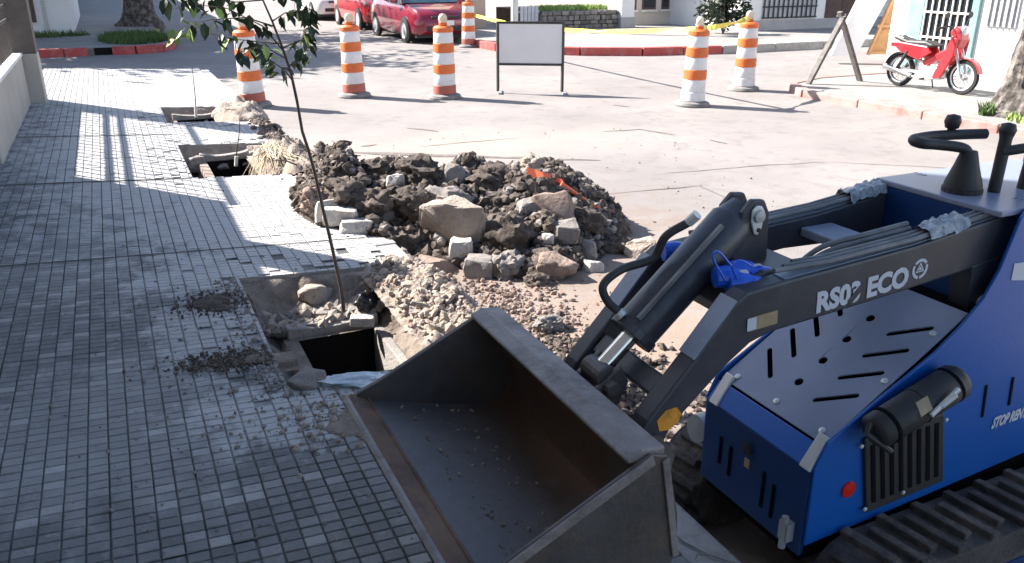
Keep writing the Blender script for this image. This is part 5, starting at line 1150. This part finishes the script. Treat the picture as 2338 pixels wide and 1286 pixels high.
# arms
arm = [(2.62,0.905),(2.14,0.845),(1.62,0.812),(1.50,0.800),(1.462,0.775),(1.34,0.630),(1.195,0.470),(1.13,0.36),(1.16,0.30),(1.225,0.32),(1.275,0.43),(1.45,0.585),(1.53,0.640),(1.60,0.660),(2.00,0.690),(2.36,0.722),(2.62,0.75)]
ay = [(1.665,1.735),(2.065,2.135)]
for i, (a,b) in enumerate(ay):
    mb = MB(); mb.prism(arm if i == 0 else [(x,z+0.045) if (1.58 < x < 2.1 and z < 0.7) else (x,z) for x,z in arm], a, b); o = lb(mb, 'lift_arm', 'charcoal', None, 0.007)
    if i == 0: armN = o
    else: armF = o
    mb = MB(); mb.add([(1.466,a+0.002,0.7815),(1.466,b-0.002,0.7815),(1.335,b-0.002,0.6285),(1.335,a+0.002,0.6285)],[(0,1,2,3)]); o2 = lb(mb, 'top_strip', 'arm_strip', o); m_ = o2.modifiers.new('s','SOLIDIFY'); m_.thickness = 0.006; m_.offset = 0  # thin sheets over the charcoal arm carry the painted sky light
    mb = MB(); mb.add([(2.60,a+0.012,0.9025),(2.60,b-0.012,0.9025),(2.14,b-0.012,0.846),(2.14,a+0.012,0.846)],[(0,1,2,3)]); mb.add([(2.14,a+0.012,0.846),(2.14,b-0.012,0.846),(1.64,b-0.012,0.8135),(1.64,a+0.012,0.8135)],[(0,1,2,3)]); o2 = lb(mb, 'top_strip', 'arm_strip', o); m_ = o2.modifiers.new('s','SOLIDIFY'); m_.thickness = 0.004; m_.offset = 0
    # crumpled film round the arm at its rear
    xs = 2.20 if i == 0 else 2.28
    N = 14; vs = []
    for k in range(N+1):
        x = xs+0.17*k/N; zt = 0.846+(x-2.14)*0.125
        for j in range(7):
            y = a-0.006+(b-a+0.012)*j/6; vs.append((x,y,zt+0.036+0.012*fbm(x+i,y,45,3) - (0.03 if j in (0,6) else 0)))
    mb = MB(); mb.add(vs, [(k*7+j,k*7+j+1,(k+1)*7+j+1,(k+1)*7+j) for k in range(N) for j in range(6)]); lb(mb, 'clear_film', 'wrap', o)
    for k in range(3):   # hoses along the top of each arm
        y = a+0.015+0.02*k; mb = MB(); mb.tube([(1.62+0.05*k,y+0.02,0.835),(1.80,y,0.842),(2.14,y,0.862),(2.5,y,0.905),(2.66,y,0.92)],0.008,7); lb(mb, 'hose', 'hose_grey', o)
    mb = MB(); mb.prism([(2.42,0.74),(2.58,0.76),(2.62,0.55),(2.56,0.42),(2.46,0.44)], a-0.004, b+0.004); lb(mb, 'arm_link', 'charcoal', o, 0.005)
    mb = MB(); mb.lathe([(0.028,0),(0.028,0.02),(0.0,0.022)],(2.50,a-0.005,0.60),ax=(0,-1,0),n=18); lb(mb, 'pivot_pin', 'zinc', o)
# cross members
mb = MB(); mb.box(2.06,2.20,1.737,2.063,0.775,0.808); lb(mb, 'cross_tube', 'arm_strip', None, 0.006)
mb = MB(); mb.bar((1.30,1.737,0.50),(1.30,2.063,0.50),0.07,0.09,(0.7,0,-0.7)); lb(mb, 'cross_tube', 'charcoal', None, 0.006)
mb = MB(); mb.prism([(1.53,0.70),(1.54,0.79),(1.62,0.82),(1.80,0.81),(1.82,0.69),(1.74,0.63),(1.60,0.625)], 1.737, 2.063); cb = lb(mb, 'coupler_beam', 'charcoal', None, 0.008)
# tilt bracket with zinc caps
for yy in (1.855, 1.945):
    mb = MB(); mb.prism([(1.62,0.70),(1.585,0.82),(1.61,0.97),(1.645,1.005),(1.69,1.0),(1.712,0.96),(1.73,0.72)], yy-0.011, yy+0.011); br = lb(mb, 'tilt_bracket', 'charcoal', None, 0.005)
    if yy < 1.9:
        mb = MB(); mb.prism([(1.640,0.975),(1.655,0.988),(1.675,0.985),(1.688,0.965),(1.682,0.915),(1.668,0.895),(1.655,0.900),(1.640,0.94)], yy-0.019, yy-0.0115); cp = lb(mb, 'pivot_cap', 'zinc', br, 0.004)
        mb = MB(); mb.lathe([(0.020,0),(0.018,0.010),(0,0.012)],(1.664,yy-0.019,0.955),ax=(0,-1,0),n=18); lb(mb, 'pin', 'grey_metal', cp)
        mb = MB(); mb.lathe([(0.007,0),(0.006,0.006),(0,0.007)],(1.669,yy-0.019,0.912),ax=(0,-1,0),n=10); lb(mb, 'screw', 'black_plastic', cp)
# tilt cylinder
A0, A1 = Vector((1.655,1.90,0.955)), Vector((1.20,1.90,0.545)); dd = (A1-A0).normalized()
mb = MB(); mb.tube([A0-dd*0.01, A0+dd*0.04, A0+dd*0.05, A0+(A1-A0)*0.80],[0.050,0.062,0.070,0.070],20); tc = lb(mb, 'tilt_cylinder', 'charcoal', None, 0, 40)
mb = MB(); mb.cyl(A0+(A1-A0)*0.78, A0+(A1-A0)*0.83, 0.076, n=20); lb(mb, 'gland', 'charcoal', tc, 0.003)
mb = MB(); mb.cyl(A0+(A1-A0)*0.80, A0+(A1-A0)*1.03, 0.027, n=16); lb(mb, 'rod', 'chrome', tc, 0, 40)
e = A0+(A1-A0)*1.06; mb = MB(); mb.cyl(e+Vector((0,-0.05,0)), e+Vector((0,0.05,0)), 0.036, n=16); mb.cyl(e+Vector((0,-0.09,-0.02)), e+Vector((0,-0.05,-0.02)), 0.024, n=12); lb(mb, 'rod_eye', 'steel_worn', tc, 0.004)
for a_ in (1.835,1.945): mb = MB(); mb.prism([(1.21,0.56),(1.24,0.50),(1.19,0.40),(1.12,0.41),(1.13,0.50)], a_, a_+0.02); lb(mb, 'bucket_bracket', 'steel_worn', tc, 0.004)
mb = MB(); s0 = A0+(A1-A0)*0.12+Vector((-0.06,0.0,0.05)); mb.bar(A0+(A1-A0)*0.14+Vector((-0.05,-0.052,0.042)), A0+(A1-A0)*0.74+Vector((-0.05,-0.052,0.042)), 0.012,0.012); lb(mb, 'feed_pipe', 'hose_grey', tc)
# hoses on the cylinder
h0 = LY(1572,508,1.90); h1 = LY(1520,540,1.92); h2 = LY(1490,590,1.94); h3 = LY(1420,615,1.95); h4 = LY(1378,650,1.95); h5 = LY(1385,685,1.93); h6 = LY(1412,712,1.90)
mb = MB(); mb.tube(sm([h0,h1,h2,h3,h4,h5,h6]),0.013,10); lb(mb, 'hose', 'hose', tc, 0, 60)
for (a_,b_) in ((LY(1592,490,1.88),h0),(h6,LY(1422,722,1.89))): mb = MB(); mb.tube([a_,b_],0.016,10); lb(mb, 'hose_fitting', 'zinc', tc)
# blue couplers
for i, (u,v,yy) in enumerate(((1658,632,1.78),(1688,648,1.75),(1718,655,1.735),(1745,660,1.73),(1690,618,1.80),(1735,632,1.77),(1540,575,2.0))):
    c = LY(u,v,yy); mb = MB(); mb.tube([c+Vector((-0.035,0.01,0.0)), c, c+Vector((0.035,-0.01,0.0))],[0.030,0.034,0.026],14); k_ = lb(mb, 'coupler_cap', 'coupler', cb, 0.003)
    mb = MB(); mb.cyl(c+Vector((0.035,-0.01,0)), c+Vector((0.06,-0.016,0)), 0.018, n=12); lb(mb, 'coupler_ring', 'zinc', k_)
for i, pts in enumerate((((1655,640),(1628,590),(1640,575),(1672,610)),((1690,650),(1672,610),(1690,595),(1720,610)),((1742,660),(1730,690),(1745,700),(1750,670)))):
    mb = MB(); mb.tube(sm([LY(u,v,1.735) for (u,v) in pts]),0.0035,6); lb(mb, 'cap_leash', 'coupler', cb)
for k in range(4):      # hoses from the couplers to the arm
    z = 0.80+0.012*k; mb = MB(); mb.tube(sm([(1.80,1.76+0.02*k,0.77),(1.90,1.75+0.018*k,z),(2.05,1.737+0.012*k,z+0.03),(2.2,1.72+0.012*k,z+0.05)]),0.009,7); lb(mb, 'hose', 'hose_grey', cb, 0, 60)
# rear console
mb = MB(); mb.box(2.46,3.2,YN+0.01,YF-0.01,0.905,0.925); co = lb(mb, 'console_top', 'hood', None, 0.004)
mb = MB(); mb.box(2.455,2.47,1.737,2.063,0.60,0.904); lb(mb, 'console_front', 'navy', co)  # shade inside the console is put into this darker blue
mb = MB(); mb.lathe([(0.028,0),(0.030,0.004),(0,0.005)],(2.454,1.80,0.78),ax=(-1,0,0),n=20); lb(mb, 'badge', 'coupler', co)
mb = MB(); mb.lathe([(0.062,0),(0.060,0.03),(0.040,0.09),(0.026,0.14),(0.0,0.145)],(2.57,1.86,0.925),n=18); lb(mb, 'lever_boot', 'black_plastic', co, 0, 50)
mb = MB(); mb.lathe([(0.065,0),(0.065,0.015),(0.05,0.02)],(2.57,1.86,0.925),n=18); lb(mb, 'boot_ring', 'black_plastic', co)
mb = MB(); mb.lathe([(0.02,0),(0.02,0.03),(0.012,0.045),(0,0.05)],(2.66,1.88,0.925),n=12); lb(mb, 'knob', 'black_plastic', co)
z = 1.085; mb = MB(); mb.tube(sm([(2.57,1.86,1.05),(2.545,1.87,1.075),(2.46,1.90,1.088),(2.40,1.915,1.095),(2.41,1.955,1.10),(2.52,1.97,1.10),(2.64,1.945,1.10),(2.72,1.92,1.10)]),0.018,10); lb(mb, 'handle_loop', 'black_plastic', co, 0, 60)
for (p,q,r0) in (((2.665,1.81,0.925),(2.70,1.83,1.13),0.020),((2.60,1.965,1.09),(2.60,1.965,1.145),0.014),((2.80,1.80,0.925),(2.82,1.80,1.12),0.020)):
    mb = MB(); mb.tube([p, Vector(p).lerp(Vector(q),0.85), q],[r0,r0,r0*1.25],12); lb(mb, 'lever', 'black_plastic', co, 0, 50)
    mb = MB(); mb.lathe([(0.0,-0.03),(0.022,-0.022),(0.028,0),(0.022,0.02),(0,0.026)],q,n=14); lb(mb, 'lever_knob', 'black_plastic', co, 0, 60)
mb = MB(); mb.tube([(2.68,1.82,1.06),(2.74,1.78,1.075),(2.90,1.74,1.075)],0.017,10); lb(mb, 'handle_loop', 'black_plastic', co, 0, 60)
# decals and lettering
def text_mesh(txt, size, shear=0.0, bold=0.0):
    c = bpy.data.curves.new('lettering','FONT'); c.body = txt; c.size = size; c.shear = shear; c.offset = bold; c.resolution_u = 3; c.extrude = 0.0006
    o = bpy.data.objects.new('lettering', c); COL.objects.link(o); bpy.context.view_layer.update()
    me = bpy.data.meshes.new_from_object(o.evaluated_get(bpy.context.evaluated_depsgraph_get())); bpy.data.objects.remove(o)
    out = [v.co.copy() for v in me.vertices], [tuple(p.vertices) for p in me.polygons]; bpy.data.meshes.remove(me); return out
def decal(txt, org, xd, zd, size, m, parent, shear=0, bold=0, sx=1.0):
    vs, fs = text_mesh(txt, size, shear, bold); org, xd, zd = Vector(org), Vector(xd), Vector(zd); n = xd.cross(zd)
    mb = MB(); mb.add([org + xd*v.x*sx + zd*v.y + n*v.z for v in vs], fs); return lb(mb, 'lettering', m, parent)
YA = ay[0][0]-0.0015
tx0 = AY(1862,714,YA); tx1 = AY(2072,650,YA); xd = (tx1-tx0); Lt = xd.length; xd.normalize(); zd = Vector((-xd.z,0,xd.x))
vs, fs = text_mesh('RS03 ECO', 0.088, 0, 0.0042); wt = max(v.x for v in vs)
decal('RS03 ECO', tx0, xd, zd, 0.088, 'decal_white', armN, 0, 0.0042, Lt/wt)
# the 3 is partly rubbed off
xs = [v.x for v in vs]; c3 = tx0+xd*(Lt*0.418)+zd*0.022; mb = MB(); mb.obox(c3+Vector((0,-0.0014,0)), (xd*0.75+zd*0.66).normalized()*0.036, (zd*0.75-xd*0.66).normalized()*0.010, Vector((0,0.0006,0))); lb(mb, 'rubbed_patch', 'charcoal', armN)
lc = AY(2101,614,YA)+zd*0.0; mb = MB()
def ring(mb, c, r0, r1, a0, a1, n=14):
    vs = []
    for k in range(n+1):
        a = a0+(a1-a0)*k/n; vs += [c+(xd*math.cos(a)+zd*math.sin(a))*r0, c+(xd*math.cos(a)+zd*math.sin(a))*r1]
    mb.add(vs, [(2*k,2*k+1,2*k+3,2*k+2) for k in range(n)])
for k in range(3): ring(mb, lc, 0.0235, 0.0335, R(-24+120*k+ -66), R(84+120*k-66))
T = [lc+(xd*math.cos(R(90+120*k))+zd*math.sin(R(90+120*k)))*0.022 for k in range(3)]; T2 = [lc+(p-lc)*0.62 for p in T]; T3 = [lc+(p-lc)*0.42 for p in T]
for k in range(3): mb.quad(T[k],T[(k+1)%3],T2[(k+1)%3],T2[k])
mb.quad(*T3); o = lb(mb, 'emblem', 'decal_white', armN)
c = AY(1745,733,YA); mb = MB(); xd2 = (AY(1780,720,YA)-AY(1705,742,YA)).normalized(); zd2 = Vector((-xd2.z,0,xd2.x))
mb.obox(AY(1742,733,YA), xd2*0.052, zd2*0.021, Vector((0,0.0008,0))); o = lb(mb, 'warning_label', 'decal_tan', armN)
mb = MB(); mb.obox(AY(1716,740,YA)+Vector((0,-0.0012,0)), xd2*0.016, zd2*0.019, Vector((0,0.0008,0))); lb(mb, 'label_panel', 'decal_white', o)
q = [AY(*p,YA) for p in ((1500,962),(1520,938),(1545,930),(1556,945),(1548,965),(1525,982),(1505,985))]; mb = MB(); mb.prism([(p.x,p.z) for p in q], YA-0.0006, YA+0.001); lb(mb, 'yellow_label', 'decal_yellow', armN)
o0 = SP(2262,978); o1 = SP(2338,955); xd = Vector((o1[0]-o0[0],0,o1[1]-o0[1])).normalized(); zd = Vector((-xd.z,0,xd.x))
decal('STOP RENTING', (o0[0],YS-0.0015,o0[1]), Vector((1,0,0.03)).normalized(), Vector((0,0,1)), 0.058, 'decal_white', sideN, 0.25, 0.0028, 0.60)
q = [SP(*p) for p in ((2308,640),(2316,602),(2345,598),(2345,640))]; mb = MB(); mb.prism(q, YS-0.0012, YS+0.0004); lb(mb, 'white_label', 'decal_white', sideN)
